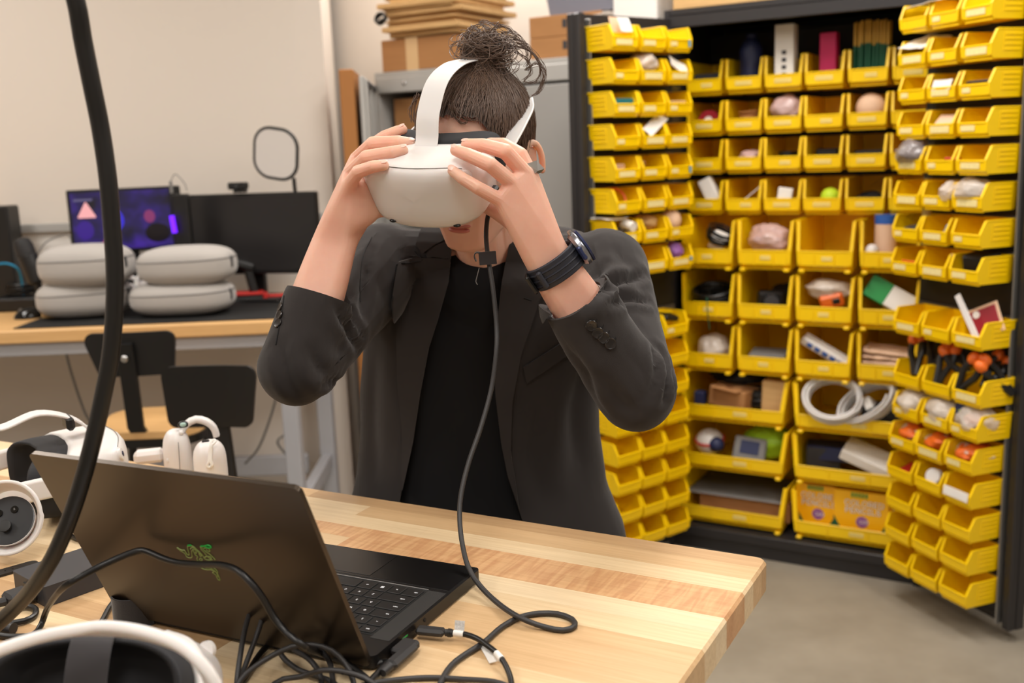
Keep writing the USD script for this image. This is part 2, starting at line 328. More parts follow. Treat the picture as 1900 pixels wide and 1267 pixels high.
def make_bin(kind, loc, rz, label, group, card):
    W, L, h, lip = BK[kind]
    b = thing({'door': 'shelf_bin', 'small': 'shelf_bin', 'medium': 'stacking_bin', 'large': 'wide_bin'}[kind], label, 'storage bin', loc, rz, group)
    part('body', bin_mesh(W, L, h, lip), 'yellow_plastic', b, smooth=25)
    part('rim', rim_mesh(W, L, h, lip), 'yellow_plastic', b)
    for s in (-1, 1): part('side_rib', rib_mesh(W, L, h, s), 'yellow_plastic', b)
    if kind in ('medium', 'large'):
        ww = W/2
        for s in (-1, 1): part('divider_rib', cbox(.003, .003, h*lip*.7, .001, (s*W*.17, -(L+.0025), h*lip*.5)), 'yellow_plastic', b)
        for s in (-1, 1): part('foot', cbox(.02, .05, .012, .003, (s*(W*.45-.012), -L*.95, -.003)), 'yellow_plastic', b)
    if card:
        cw, chh, cx, m = card
        part('label_card', cbox(cw, .0012, chh, .0004, (cx, -(L+.0022), h*(lip*.5+.04))), m, b, label='pale paper label with faint print')
    return b
ORD = ['first', 'second', 'third', 'fourth', 'fifth', 'sixth', 'seventh', 'eighth', 'ninth', 'tenth', 'eleventh', 'twelfth', 'thirteenth', 'fourteenth', 'fifteenth', 'sixteenth']
protos = {}
BINS = {}
mat('label_warm', lin(240, 214, 120), .55, var=((300, 30, 80), .3, lin(170, 150, 90)))
def put_bin(kind, card, loc, rz, label, group, key):
    k = (kind, card)
    if k not in protos: protos[k] = b = make_bin(kind, loc, rz, label, group, card)
    else: b = copy(protos[k], loc, rz, label, group)
    BINS[key] = (np.array(loc, float), rz)
    return b
CARDS = [(.07, .017, -.004, 'label_paper'), (.052, .016, -.018, 'label_paper'), (.03, .014, -.03, 'label_paper'), (.076, .02, 0., 'label_paper')]
SIDES = ['left', 'middle', 'right']
br = random.Random(3)
for k in range(16):                                # right door: column 0 next to the hinge = left in the photo
    for j in range(3):
        s = .0377 + .377*(j+.5)/3 + br.uniform(-.003, .003) - (.004 if k < 8 else 0) + (-.008 if k in (5, 6, 7) else 0) + (.006 if k == 8 else .016 if k in (9, 10) else 0.)
        p = HR + dr*s + nr*(DOFF - .006) + np.array([0, 0, DROWS[-1][k]])
        card = CARDS[(k*3+j*2) % 4] if (k < 12) else None
        if (k, j) in ((0, 0), (9, 0), (9, 1)): card = None
        put_bin('door', card, p, AR + br.uniform(-.015, .015), 'yellow bin on the right open door, %s row from the top, %s of three' % (ORD[k], SIDES[j]), 'yellow bins hung on the right cabinet door', ('R', k, j))
for k in range(16):                                # left door: column 0 = left in the photo (free edge)
    for j in range(3):
        if k in (8, 9, 10) and j < 2: continue      # wholly behind the man
        s = .048 + (.093*.6 if k >= 8 else 0) + .377*(2.5-j)/3 + br.uniform(-.003, .003)
        if k >= 8: s = .048 + .03 + .36*(2.5-j)/3
        p = HL + dl*s + nl*(DOFF - .006) + np.array([0, 0, DROWS[1][k]])
        card = CARDS[(k*2+j) % 4] if k < 9 else None
        put_bin('door', card, p, AL + math.pi + br.uniform(-.015, .015), 'yellow bin on the left open door, %s row from the top, %s of three' % (ORD[k], SIDES[j]), 'yellow bins hung on the left cabinet door', ('L', k, j))
SB = [0., .147, .293, .43, .575, .72, .862]
for k, z in enumerate([1.70, 1.555, 1.417, 1.269]):
    for j in range(6):
        p = cab((SB[j]+SB[j+1])/2, .405, z)
        put_bin('small', (.06, .016, .0, 'label_warm') if (j+k) % 4 else (.04, .015, .01, 'label_warm'), p, CY, 'small deep yellow bin inside the cabinet, %s row from the top, %s from the left' % (ORD[k], ORD[j]), 'small bins in the top four rows inside the cabinet', ('S', k, j))
MB = [.012, .225, .433, .645, .858]
for k, z in enumerate([1.081, .887, .695]):
    for j in range(4):
        p = cab((MB[j]+MB[j+1])/2, .405, z)
        put_bin('medium', (.036, .015, .004*((j+k) % 3), 'label_warm'), p, CY, 'medium yellow bin inside the cabinet, %s of the three middle rows, %s from the left' % (['upper', 'centre', 'lower'][k], ORD[j]), 'medium bins in the three middle rows', ('M', k, j))
for k, z in enumerate([.504, .314, .104]):
    for j in range(2):
        p = cab((.003, .428)[j] + .21, .405, z)
        put_bin('large', (.05, .016, .03, 'label_warm'), p, CY, 'wide yellow bin inside the cabinet, %s of the three bottom rows, %s one' % (['upper', 'centre', 'lower'][k], ('left', 'right')[j]), 'wide bins in the three bottom rows', ('W', k, j))

# ------------------------------------------------------------------ what the bins hold
def where(key):
    b = [k for k in ('small deep', 'medium', 'wide') if 1]
    d, k, j = key
    if d in 'RL': return '%s row of the %s door' % (ORD[k], {'R': 'right', 'L': 'left'}[d]) + ', %s bin' % SIDES[j]
    if d == 'S': return 'small bin in inner row %s, %s from left' % (ORD[k], ORD[j])
    if d == 'M': return '%s middle-row bin, %s from left' % (['upper', 'centre', 'lower'][k], ORD[j])
    return '%s %s wide bin' % (['upper', 'centre', 'lower'][k], ('left', 'right')[j])
def inb(key, name, what, cat_, mesh, m, at=(0, 0, 0), r=(0, 0, 0), smooth=35, parts=(), group=None):
    """stands in the bin: at = (x, depth from the back, z)"""
    loc, rz = BINS[key]
    M = trimesh.transformations.euler_matrix(r[0], r[1], r[2]); M[:3, 3] = (at[0], -at[1], at[2])
    W = trimesh.transformations.rotation_matrix(rz, [0, 0, 1]); W[:3, 3] = loc
    x = thing(name, what + ' in the ' + where(key), cat_, mat=W @ M, group=group)
    part('body', mesh, m, x, smooth)
    for nm, me, mm in parts: part(nm, me, mm, x, smooth)
    return x
def blob(sx, sy, sz, seed, amp=.35, sub=3):
    m = trimesh.creation.icosphere(sub, 1.); v = np.array(m.vertices)
    d = meshkit.fbm(v*1.7 + seed*9.3, 3, seed); v = v*(1 + amp*2*(d-.5))[:, None]
    m.vertices = v*np.array([sx, sy, sz]); return m
def crumple(w, d, h, seed):
    m = refine(cbox(w, d, h, h*.3), .012); return seat(m, .006, 38, seed)
def sheetm(w, h, t=.0016, bend=.01, seed=0):
    m = refine(cbox(w, h, t, t*.3), .012); v = np.array(m.vertices); v[:, 2] += bend*(meshkit.fbm(v*14 + seed, 2, seed)-.5)*2; m.vertices = v; return m
def coil(r, n, t, h, seed=0, sx=1.):
    q = random.Random(seed); pts = []
    for i in range(n*14):
        a = i/14*2*math.pi; rr = r*(1 + .08*math.sin(a*.37+seed)); pts.append((rr*math.cos(a)*sx, rr*math.sin(a), h*i/(n*14) + q.uniform(-.002, .002)))
    return tube(pts, t, 7, .02)
# right door
def paper(key, name, what, w, h, at, r, m='white_paper', bend=.008, seed=1): return inb(key, name, what, 'paper', sheetm(w, h, .0016, bend, seed), m, at, r)
paper(('R', 0, 0), 'paper_sheet', 'creased white sheet sticking out', .15, .13, (.035, .06, .078), (.12, -.05, 0))
inb(('R', 0, 1), 'card', 'yellow and green card standing', 'card', cbox(.11, .003, .07, .001), 'pencil_yellow', (.0, .02, .075), (.1, 0, 0), parts=[('green_band', cbox(.09, .004, .012, .001, (.02, -.001, .02)), 'green')])
paper(('R', 1, 0), 'envelope', 'white paper envelope leaning', .1, .12, (0, .075, .072), (.35, .1, 0))
inb(('R', 1, 1), 'table_tennis_ball', 'small white ball', 'ball', sph(.014), 'white_plastic', (.03, .085, .042))
inb(('R', 2, 1), 'cable_bundle', 'dark blue cable bundle', 'cable', coil(.02, 4, .003, .02, 2), 'navy', (.03, .06, .035), (.5, 0, 0))
paper(('R', 2, 1), 'slip', 'printed paper slip', .075, .03, (0, .118, .045), (1.3, 0, 0))
inb(('R', 2, 2), 'rod', 'thin dark metal rod lying', 'rod', cyl(.004, .1, 10, ax='x'), 'dark_grey', (.0, .1, .046))
paper(('R', 3, 1), 'leaflet', 'pink and white leaflet', .08, .06, (.0, .1, .042), (.9, 0, 0), 'peach')
inb(('R', 4, 0), 'electronics_bag', 'grey antistatic bag of parts', 'bag', blob(.055, .05, .045, 4), 'grey_bag', (-.005, .095, .062), parts=[('tip', blob(.03, .05, .02, 6), 'dark_grey')])
inb(('R', 4, 1), 'marker', 'small red marker', 'pen', cyl(.004, .05, 10, ax='x'), 'red', (.05, .118, .043), (0, 0, .2))
inb(('R', 5, 1), 'parts_bag', 'clear bag of screws', 'bag', blob(.03, .04, .03, 8), 'clear_bag', (.04, .1, .05))
inb(('R', 5, 2), 'silver_bag', 'shiny crumpled bag of silver parts', 'bag', blob(.055, .045, .035, 9), 'clear_bag', (-.01, .09, .06), parts=[('parts', blob(.035, .02, .02, 10), 'mid_grey')])
inb(('R', 6, 1), 'clip', 'small light blue clip', 'clip', cbox(.012, .006, .03, .002), 'sky_blue', (.03, .1, .045), (0, .5, 0))
inb(('R', 6, 0), 'bottle_cap', 'pale round bottle cap', 'cap', cyl(.014, .02, 16), 'label_paper', (.01, .05, .085))
inb(('R', 6, 0), 'screw_heap', 'heap of dark screws', 'screws', blob(.045, .04, .02, 22), 'dark_grey', (.0, .07, .03))
inb(('R', 7, 1), 'wooden_stick', 'slim wooden stick leaning', 'stick', cyl(.003, .09, 8), 'pale_wood', (.035, .1, .045), (.2, .7, 0))
inb(('R', 7, 2), 'power_adapter', 'black power adapter', 'adapter', cbox(.09, .07, .06, .008), 'black_plastic', (.005, .06, .055), (.15, 0, .1))
inb(('R', 7, 0), 'orange_strip', 'thin orange strip lying', 'strip', cbox(.06, .008, .006, .002), 'orange', (.01, .112, .042))
x = inb(('R', 8, 2), 'card_case', 'tilted red card in a case', 'card case', cbox(.1, .004, .09, .001), 'peach', (.005, .06, .075), (-.25, -.45, .35), parts=[('red_face', cbox(.085, .0055, .075, .001), 'deep_red'), ('white_dot', cyl(.011, .008, 16, (-.02, 0, .025), 'y'), 'white_paper')])
inb(('R', 8, 2), 'acrylic_strip', 'bright clear acrylic strip leaning', 'strip', cbox(.02, .004, .145, .001), 'white_gloss', (-.02, .105, .088), (-.15, -.62, .2))
# orange and black pliers sticking out of the tenth row
def tool(sd):
    q = random.Random(sd); b = []
    j = []
    for s in (-1, 1):
        pts = [(s*.003, 0, -.05), (s*.012, 0, .0), (s*.022, 0, .035), (s*.016, 0, .075)]
        j.append(tube(pts, .0105, 8, .012)); b.append(T(sph(.017, s=(1, 1, 1.25)), pts[-1]))
    return cat(j), cat(b)
for i, (jj, x, dp, z, rx, ry, rz_) in enumerate([(0, -.03, .06, .075, -.5, -.3, .3), (0, .03, .04, .1, -.9, .2, .8), (1, -.02, .08, .07, -.35, .15, .2), (1, .03, .05, .082, -.7, -.4, 1.2), (2, -.035, .1, .06, -.15, .5, .2), (2, .02, .05, .085, -.8, .6, .8), (2, .045, .04, .07, -.6, -.5, 2.)]):
    a, b = tool(i)
    inb(('R', 9, jj), 'pliers', ['open', 'high standing', 'upright', 'crossed', 'forward leaning', 'half buried', 'sideways'][i] + ' orange and black pliers', 'pliers', a, 'black_plastic', (x, dp, z), (rx, ry, rz_), parts=[('grip_ends', b, 'orange')], group='pliers piled in the tenth row')
for j, (kk, w) in enumerate([(0, 'white'), (1, 'white printed'), (2, 'white and orange')]):
    inb(('R', 10, kk), 'goods_bag', w + ' plastic bag bulging', 'bag', blob(.058, .057, .043, 30+j, .3), 'clear_bag', (0, .075, .052), parts=[('filling', blob(.04, .035, .025, 35+j), ['white_paper', 'white_paper', 'orange'][j])])
inb(('R', 10, 2), 'toy_figure', 'blue and lime bagged item', 'toy', blob(.025, .012, .025, 41), 'navy', (-.035, .1, .075), parts=[('lime_piece', blob(.014, .012, .012, 42), 'lime')])
for j, w in enumerate(['crumpled', 'folded', 'long']):
    inb(('R', 11, j), 'orange_bag', w + ' clear bag of orange parts', 'bag', blob(.05, .055, .03, 50+j, .3), 'orange', (0, .06, .05), parts=[('wrapper', blob(.058, .045, .026, 55+j, .3), 'clear_bag')])
inb(('R', 12, 0), 'reddish_card', 'flat reddish card', 'card', cbox(.08, .06, .003, .001), 'red', (0, .07, .03), (.3, 0, 0))
inb(('R', 12, 1), 'thread_spool', 'round white spool', 'spool', lathe([(0, -.012), (.024, -.012), (.024, -.008), (.018, -.006), (.018, .006), (.024, .008), (.024, .012), (0, .012)]), 'white_plastic', (.005, .1, .05), (1.2, 0, .3))
paper(('R', 12, 2), 'paper_strip', 'white paper strip over the front', .1, .028, (0, .127, .035), (1.45, 0, 0), bend=.002)
# left door
paper(('L', 0, 0), 'paper_wad', 'pale paper wad rising', .05, .05, (.02, .1, .08), (1.2, 0, 0))
paper(('L', 0, 0), 'note', 'cream note standing', .07, .05, (.015, .07, .082), (1.4, 0, 0), 'peach')
inb(('L', 1, 1), 'fastener_bag', 'clear bag of pale parts heaped', 'bag', blob(.045, .045, .038, 61), 'clear_bag', (0, .075, .065), parts=[('filling', blob(.03, .03, .03, 62), 'peach')])
paper(('L', 1, 2), 'printed_card', 'white printed card', .085, .045, (.0, .11, .06), (1., .35, 0))
inb(('L', 2, 0), 'teal_sponge', 'teal foam piece', 'foam', cbox(.08, .05, .025, .004), 'teal', (.02, .07, .045))
inb(('L', 2, 2), 'brown_block', 'brown wooden block', 'block', cbox(.07, .03, .012, .002), 'pale_wood', (.0, .1, .042))
paper(('L', 3, 1), 'leaning_card', 'long white card leaning out', .12, .04, (.02, .1, .075), (.9, -.5, .2))
inb(('L', 4, 1), 'craft_paper', 'crumpled brown paper', 'paper', blob(.03, .03, .025, 66), 'cardboard', (-.025, .06, .05))
inb(('L', 4, 0), 'orange_pad', 'pale orange pad', 'pad', cbox(.07, .03, .03, .004), 'peach', (.0, .06, .04))
inb(('L', 5, 0), 'orange_ring', 'thin orange plastic ring', 'ring', trimesh.creation.torus(.036, .005, 24, 8), 'orange', (-.005, .07, .045), (1.2, 0, 0))
paper(('L', 6, 0), 'card_stack', 'white cards stacked', .09, .09, (-.03, .06, .086), (.05, 0, 0))
inb(('L', 6, 0), 'paper_tube', 'white paper tube', 'tube', cyl(.016, .05, 16, ax='y'), 'white_paper', (.02, .1, .062), (.2, 0, 0))
inb(('L', 6, 0), 'grey_box', 'small grey box', 'box', cbox(.045, .04, .05, .003), 'mid_grey', (.03, .06, .03))
inb(('L', 6, 2), 'foam_ball', 'white round foam ball rising', 'ball', sph(.036, s=(1, 1, 1.1)), 'peach', (-.01, .08, .062))
inb(('L', 6, 1), 'tan_pouch', 'tan pouch', 'bag', blob(.045, .04, .03, 70), 'pale_wood', (.02, .05, .06))
inb(('L', 7, 2), 'purple_pouch', 'crumpled purple pouch', 'bag', blob(.03, .03, .032, 71), 'purple', (.0, .085, .058))
inb(('L', 8, 2), 'bicycle_light', 'black and yellow strap light', 'light', cbox(.07, .06, .02, .006), 'black_plastic', (-.005, .08, .065), (.2, .15, 0), parts=[('yellow_strap', cbox(.08, .02, .006, .002, (0, .02, .013)), 'yellow_plastic')])
for k in (0, 4, 7):
    inb(('L', k, 2), 'sticker', 'small blue sticker on the front', 'sticker', cbox(.01, .001, .022 if k < 7 else .014, .0003), 'sky_blue', (.042, .127, .025 if k < 7 else .032))
# inner small bins
inb(('S', 0, 0), 'grey_case', 'flat grey case', 'case', cbox(.1, .08, .05, .006), 'dark_grey', (0, .2, .05))
inb(('S', 0, 1), 'blue_bottle', 'dark blue bottle', 'bottle', lathe([(0, 0), (.04, 0), (.042, .01), (.042, .13), (.03, .16), (.02, .17), (.02, .185), (0, .185)]), 'navy', (.0, .18, .02))
inb(('S', 0, 2), 'device_box', 'tall white printed box', 'box', cbox(.066, .055, .2, .002), 'white_paper', (.0, .235, .122), parts=[('print', cat([cbox(.016, .001, .014, .0003, (0, -.028, z)) for z in (-.07, -.045, -.02, .005)]), 'dark_grey')])
inb(('S', 0, 3), 'pink_box', 'magenta pink box', 'box', cbox(.056, .05, .15, .002), 'magenta', (.0, .2, .11))
pen = thing('pencil_bundle', 'bundle of yellow and green pencils standing in a top inner bin', 'pencils', BINS[('S', 0, 4)][0], CY)
pb, pg = [], []
for i in range(40):
    a, b = i % 10, i//10
    x, y, z = -.054 + a*.012 + br.uniform(-.002, .002), -.225 + b*.014, br.uniform(0, .012)
    if 1: part('pencil', cyl(.0048, .075, 6, (x, y, z+.165)), 'pencil_yellow', pen, smooth=False); part('pencil_end', cyl(.0052, .115, 6, (x, y, z+.070)), 'dark_green', pen, smooth=False)
inb(('S', 1, 0), 'red_tape', 'red tape roll', 'tape', cyl(.04, .05, 20, ax='y'), 'deep_red', (.0, .2, .05), parts=[('core', cyl(.018, .052, 16, ax='y'), 'white_paper')])
inb(('S', 1, 1), 'wire_nest', 'tangled brown wire', 'wire', coil(.035, 7, .003, .05, 5), 'brown_board', (0, .2, .03))
inb(('S', 1, 2), 'foil_bag', 'crumpled pale plastic bag rising', 'bag', blob(.055, .05, .05, 80, .3), 'pink_bag', (0, .22, .08), parts=[('filling', blob(.04, .03, .03, 81), 'mid_grey')])
inb(('S', 1, 4), 'paper_ball', 'pale peach round roll', 'roll', sph(.05, s=(1, .8, 1)), 'peach', (0, .21, .07))
inb(('S', 2, 1), 'pinkish_bag', 'thin pinkish bag', 'bag', blob(.04, .04, .03, 83), 'pink_bag', (.01, .22, .05))
for j, w in ((2, 'round'), (3, 'square'), (4, 'long')):
    inb(('S', 2, j), 'black_gadget', w + ' black gadget', 'gadget', [cyl(.035, .05, 20), cbox(.08, .06, .06, .008), cbox(.1, .1, .04, .008)][j-2], 'black_plastic', (0, .19, .045))
inb(('S', 3, 0), 'white_box', 'white box tipped on edge', 'box', cbox(.05, .04, .09, .003), 'white_paper', (.01, .24, .085), (0, -.45, 0))
inb(('S', 3, 1), 'white_stick', 'thin white stick leaning', 'stick', cyl(.002, .09, 8), 'white_paper', (.03, .25, .075), (0, .9, 0))
inb(('S', 3, 2), 'white_cube', 'small white carton', 'box', cbox(.05, .04, .04, .002), 'white_paper', (.005, .245, .07), (0, .15, .2))
inb(('S', 3, 3), 'tennis_ball', 'lime green ball', 'ball', sph(.033, sub=3), 'lime', (.02, .235, .055))
inb(('S', 3, 4), 'black_pouch', 'black pouch', 'bag', blob(.05, .05, .03, 85), 'black_matte', (0, .18, .04))
# medium bins
inb(('M', 0, 0), 'white_charger', 'white plug with dark cables', 'charger', cbox(.06, .06, .06, .008), 'white_paper', (.02, .3, .09), (.3, .4, .2), parts=[('cord', coil(.05, 5, .004, .05, 9), 'black_plastic')])
inb(('M', 0, 1), 'pink_parcel', 'pink and clear parcel heap', 'bag', blob(.075, .06, .05, 90), 'pink_bag', (0, .3, .1), parts=[('dark_bar', cbox(.12, .02, .014, .003), 'dark_grey'), ('white_piece', blob(.03, .03, .02, 91), 'white_paper')])
inb(('M', 0, 3), 'blue_lid_bottle', 'pale bottle with a blue lid', 'bottle', cyl(.036, .13, 20), 'peach', (-.03, .28, .09), parts=[('lid', cyl(.037, .03, 20, (0, 0, .08)), 'blue')])
inb(('M', 0, 3), 'drawer_pull', 'white round knob', 'knob', sph(.022), 'white_plastic', (-.06, .35, .07))
inb(('M', 1, 0), 'black_cable_heap', 'heap of black cables', 'cable', coil(.065, 9, .006, .06, 12, 1.1), 'black_plastic', (0, .28, .05), (.3, 0, 0), parts=[('hanging_end', tube([(.0, -.08, .06), (.01, -.115, .03), (.012, -.12, -.05)], .002, 6), 'dark_green')])
inb(('M', 1, 1), 'black_camera', 'black camera', 'camera', cbox(.1, .06, .07, .01), 'black_plastic', (0, .28, .07), (0, 0, .3), parts=[('lens', cyl(.026, .05, 20, (0, -.05, 0), 'y'), 'dark_grey')])
inb(('M', 1, 1), 'dark_pouch', 'soft dark pouch beside the camera', 'pouch', blob(.07, .06, .05, 131), 'black_matte', (.03, .2, .07))
inb(('M', 1, 0), 'dark_bundle', 'dark bundle behind the cables', 'bundle', blob(.075, .06, .045, 132), 'black_matte', (0, .19, .06))
inb(('W', 1, 1), 'dark_box', 'dark box at the left', 'box', cbox(.12, .12, .1, .004), 'dark_grey', (-.12, .24, .06), (0, 0, .2))
inb(('W', 0, 0), 'dark_spool', 'dark coiled hose in the middle', 'hose', coil(.05, 7, .008, .06, 133, 1.1), 'black_plastic', (.065, .25, .05))
inb(('M', 1, 2), 'orange_cutter', 'orange tape cutter', 'tool', cbox(.08, .03, .05, .008), 'orange', (.02, .34, .085), (.2, -.25, .2), parts=[('black_inset', cbox(.03, .034, .025, .004, (.015, 0, 0)), 'black_plastic')])
inb(('M', 1, 2), 'bubble_bag', 'clear crumpled bag above orange tool', 'bag', blob(.08, .06, .035, 95, .3), 'clear_bag', (0, .3, .12))
inb(('M', 1, 3), 'white_carton', 'long white carton with a green side', 'box', cbox(.17, .05, .075, .002), 'white_paper', (.0, .31, .1), (-.35, .5, 0), parts=[('green_end', cbox(.075, .052, .0765, .001, (-.049, 0, -.0008)), 'green')])
inb(('M', 2, 0), 'zip_bag', 'clear bag with a white block', 'bag', blob(.06, .06, .055, 97), 'clear_bag', (0, .3, .07), parts=[('block', cbox(.05, .05, .02, .003, (-.02, -.03, -.03)), 'white_paper')])
inb(('M', 2, 1), 'grey_booklets', 'stack of grey booklets', 'books', cbox(.13, .1, .03, .002), 'mid_grey', (0, .3, .06), (.1, 0, .1))
inb(('M', 2, 2), 'power_strip', 'long pale grey power strip leaning', 'power strip', cbox(.19, .045, .035, .006), 'white_plastic', (0, .31, .09), (.3, .5, 0), parts=[('sockets', cat([cbox(.02, .004, .016, .001, (x, -.0225, 0)) for x in (-.06, -.03, 0, .03, .06)]), 'blue')])
for i in range(3):
    inb(('M', 2, 3), 'folded_paper', ['lowest', 'middle', 'top'][i] + ' folded paper', 'paper', crumple(.17, .12, .012, 99+i), 'peach', (0, .29, .07+.018*i), (.05, .03*i, 0))
# wide bins
inb(('W', 0, 0), 'carton', 'open brown carton', 'box', cbox(.15, .11, .075, .003), 'cardboard', (-.02, .29, .085), (0, .1, -.2), parts=[('flap', cbox(.11, .05, .003, .001, (0, -.06, .04)), 'cardboard')])
inb(('W', 0, 0), 'brown_box', 'upright tan box', 'box', cbox(.085, .06, .12, .003), 'pale_wood', (.14, .3, .1), (0, .03, 0))
inb(('W', 0, 0), 'black_strap', 'black strap heap', 'strap', blob(.1, .05, .025, 101), 'black_matte', (-.02, .24, .145))
inb(('W', 0, 0), 'blue_piece', 'small blue piece', 'part', cbox(.04, .04, .05, .004), 'navy', (-.14, .32, .075))
inb(('W', 0, 1), 'white_cable', 'large coil of white cable', 'cable', coil(.078, 11, .0045, .06, 14, 1.2), 'white_plastic', (-.07, .32, .1), (.95, .1, 0))
inb(('W', 0, 1), 'cord_loop', 'second loop of white cord', 'cable', coil(.06, 9, .0045, .06, 15, 1.7), 'white_plastic', (.06, .31, .095), (.9, -.6, 0), parts=[('tie', cbox(.03, .05, .075, .005), 'white_paper')])
inb(('W', 0, 1), 'black_case', 'long black case', 'case', cbox(.16, .1, .07, .01), 'black_plastic', (.11, .3, .07))
inb(('W', 1, 0), 'toy_helmet', 'white red and blue round toy', 'toy', sph(.055, s=(1, 1, .95)), 'white_plastic', (-.115, .29, .085), parts=[('red_stripe', T(trimesh.creation.torus(.054, .006, 24, 6), (0, 0, .012), rx=.25), 'red'), ('blue_panel', sph(.03, (.036, -.03, 0)), 'navy')])
inb(('W', 1, 0), 'green_bag', 'lime green bag', 'bag', blob(.1, .07, .065, 105, .25), 'lime_bag', (.1, .24, .095))
inb(('W', 1, 0), 'handheld_device', 'grey device with a dark screen', 'device', cbox(.12, .02, .09, .006), 'mid_grey', (.055, .33, .085), (-.35, .1, .1), parts=[('screen', cbox(.07, .004, .05, .001, (.0, -.0095, .005)), 'navy')])
inb(('W', 1, 1), 'blue_binder', 'dark blue folder', 'folder', cbox(.16, .2, .05, .003), 'navy', (-.09, .2, .075), (-.15, 0, 0))
inb(('W', 1, 1), 'white_parcel', 'long flat white parcel', 'box', cbox(.22, .12, .04, .004), 'white_paper', (.07, .29, .085), (.2, .35, 0))
inb(('W', 2, 0), 'flat_cartons', 'flat brown carton', 'box', cbox(.35, .25, .075, .003), 'cardboard', (.03, .2, .06), parts=[('lid', cbox(.38, .28, .006, .002, (-.03, -.01, .045)), 'mid_grey')])
for j, (x, dd) in enumerate([(-.125, .285), (.035, .305), (.165, .27)]):
    w = (.15, .19, .08)[j]
    b = inb(('W', 2, 1), 'pencil_box', ['left yellow pencil box with a white corner', 'middle yellow and green pencil box', 'right yellow pencil box, half hidden'][j], 'box', cbox(w, .05, .15, .002), 'pencil_box', (x, dd, .108), group='yellow pencil boxes', parts=[
        ('green_corner', extr(Polygon([(-w/2, -.074), (-w/2, -.02), (-w/2+.03, -.074)]), .001).apply_transform(trimesh.transformations.rotation_matrix(math.pi/2, [1, 0, 0])).apply_translation((0, -.0252, 0)), 'dark_green'),
        ('green_corner', extr(Polygon([(w/2, -.074), (w/2, -.02), (w/2-.03, -.074)]), .001).apply_transform(trimesh.transformations.rotation_matrix(math.pi/2, [1, 0, 0])).apply_translation((0, -.0252, 0)), 'dark_green'),
        ('badge', cyl(.021, .0015, 24, (.005, -.0255, -.036), 'y'), 'purple'),
        *[('lettering_shadow', T(T(meshkit.text_mesh(t, .021, .0006, True), p).apply_scale(min(1, w/.15)), (0, -.0254, .008), rx=math.pi/2), 'deep_purple') for t, p in (('COLORED', (-.058, .014, 0)), ('PENCILS', (-.056, -.013, 0)))], *[('lettering', T(T(meshkit.text_mesh(t, hh, .001), p).apply_scale(min(1, w/.15)), (0, -.0256, .008), rx=math.pi/2), 'white_paper') for t, p, hh in (('COLORED', (-.058, .014, 0), .021), ('PENCILS', (-.056, -.013, 0), .021), ('100', (-.006, -.05, .0012), .013))],
        ('stripes', cat([cbox(.008, .0012, .018, .0003, (-.03 + i*.012, -.0252, .062)) for i in range(5)]), 'green')])
# ------------------------------------------------------------------ grey locker behind the man, its left door open
LH = 1.862; LA0, LA1 = -1.315, -.06
locker = thing('locker', 'pale grey steel locker behind the man with its left door open', 'locker', cab(0, 0), CY)
part('side_panel', bx(LA0, LA0+.02, 0, .45, 0, LH), 'grey_steel', locker); part('side_panel', bx(LA1-.02, LA1, 0, .45, 0, LH), 'grey_steel', locker)
part('back_panel', bx(LA0+.021, LA1-.021, .435, .45, .03, LH-.001), 'grey_steel', locker)
part('top_panel', bx(LA0+.021, LA1-.021, .001, .434, LH-.02, LH), 'grey_steel', locker)
part('header', bx(LA0+.021, LA1-.021, -.012, .012, LH-.085, LH-.021, .004), 'grey_steel', locker, label='pale header with a bright screw')
part('screw', T(sph(.009, s=(1, .5, 1)), (LA0+.16, -.014, LH-.05)), 'steel', locker)
for z in (.08, .55, 1.0, 1.40, 1.585): part('shelf', bx(LA0+.022, -.74, .015, .43, z, z+.018), 'grey_steel', locker)
part('partition', bx(-.74, -.72, .005, .434, .03, LH-.021), 'grey_steel', locker)
part('door', bx(-.72, LA1-.022, -.014, .004, .04, LH-.095, .004), 'grey_door', locker, label='closed dull grey right door')
dx = UsdGeom.Xform.Define(stage, uniq(P(locker), 'open_door'))
hx = cab(LA0+.004, -.004); c_, s_ = math.cos(-CY), math.sin(-CY)
dx.AddTranslateOp().Set((LA0+.004, -.012, 0)); dx.AddRotateZOp().Set(math.degrees(-math.pi/2 + .05 - CY))
part('door_skin', bx(0, .44, -.024, -.004, .04, LH-.04, .003), 'grey_steel', dx)
for x0 in (.0, .2, .405): part('stiffener', bx(x0+.004, x0+.034, -.0035, .008, .05, LH-.05, .003), 'grey_steel', dx)
part('hinge_bar', bx(.002, .43, -.0035, .012, LH-.075, LH-.058, .002), 'dark_grey', dx)
bb_ = thing('flat_carton', 'tall thin brown cardboard carton standing beside the open locker door', 'carton', (-.612, 4.0, 0), .06)
part('body', bx(0, .056, 0, .36, 0.001, 1.85, .004), 'brown_board', bb_)
def lk(a, p, z): return cab(a, p, z)
cb = thing('cardboard_box', 'brown cardboard box closed with clear tape on top of the locker, under the boards', 'box', lk(-1.1, .17, LH+.001), CY)
part('body', cbox(.37, .30, .128, .003, (0, 0, .064)), 'cardboard', cb)
part('tape', cat([cbox(.06, .0015, .128, .0004, (-.03, -.1512, .064)), cbox(.06, .302, .0015, .0004, (-.03, 0, .129))]), 'tape', cb, label='glossy tape strip')
zz = LH + .133
for i in range(13):
    w, d, t = br.uniform(.33, .4), br.uniform(.34, .46), br.choice([.009, .012, .018, .02])
    x = thing('wood_board', 'pale plywood board, %s from the bottom of the pile on the locker' % ORD[i], 'board', lk(-1.09 + br.uniform(-.02, .02) + .02, .21 + br.uniform(-.03, .03), zz), CY + br.uniform(-.05, .05), 'plywood boards piled on the locker')
    part('sheet', cbox(w, d, t-.001, .001, (0, 0, t/2)), 'pale_wood' if i % 3 else 'pale_wood_b', x); zz += t
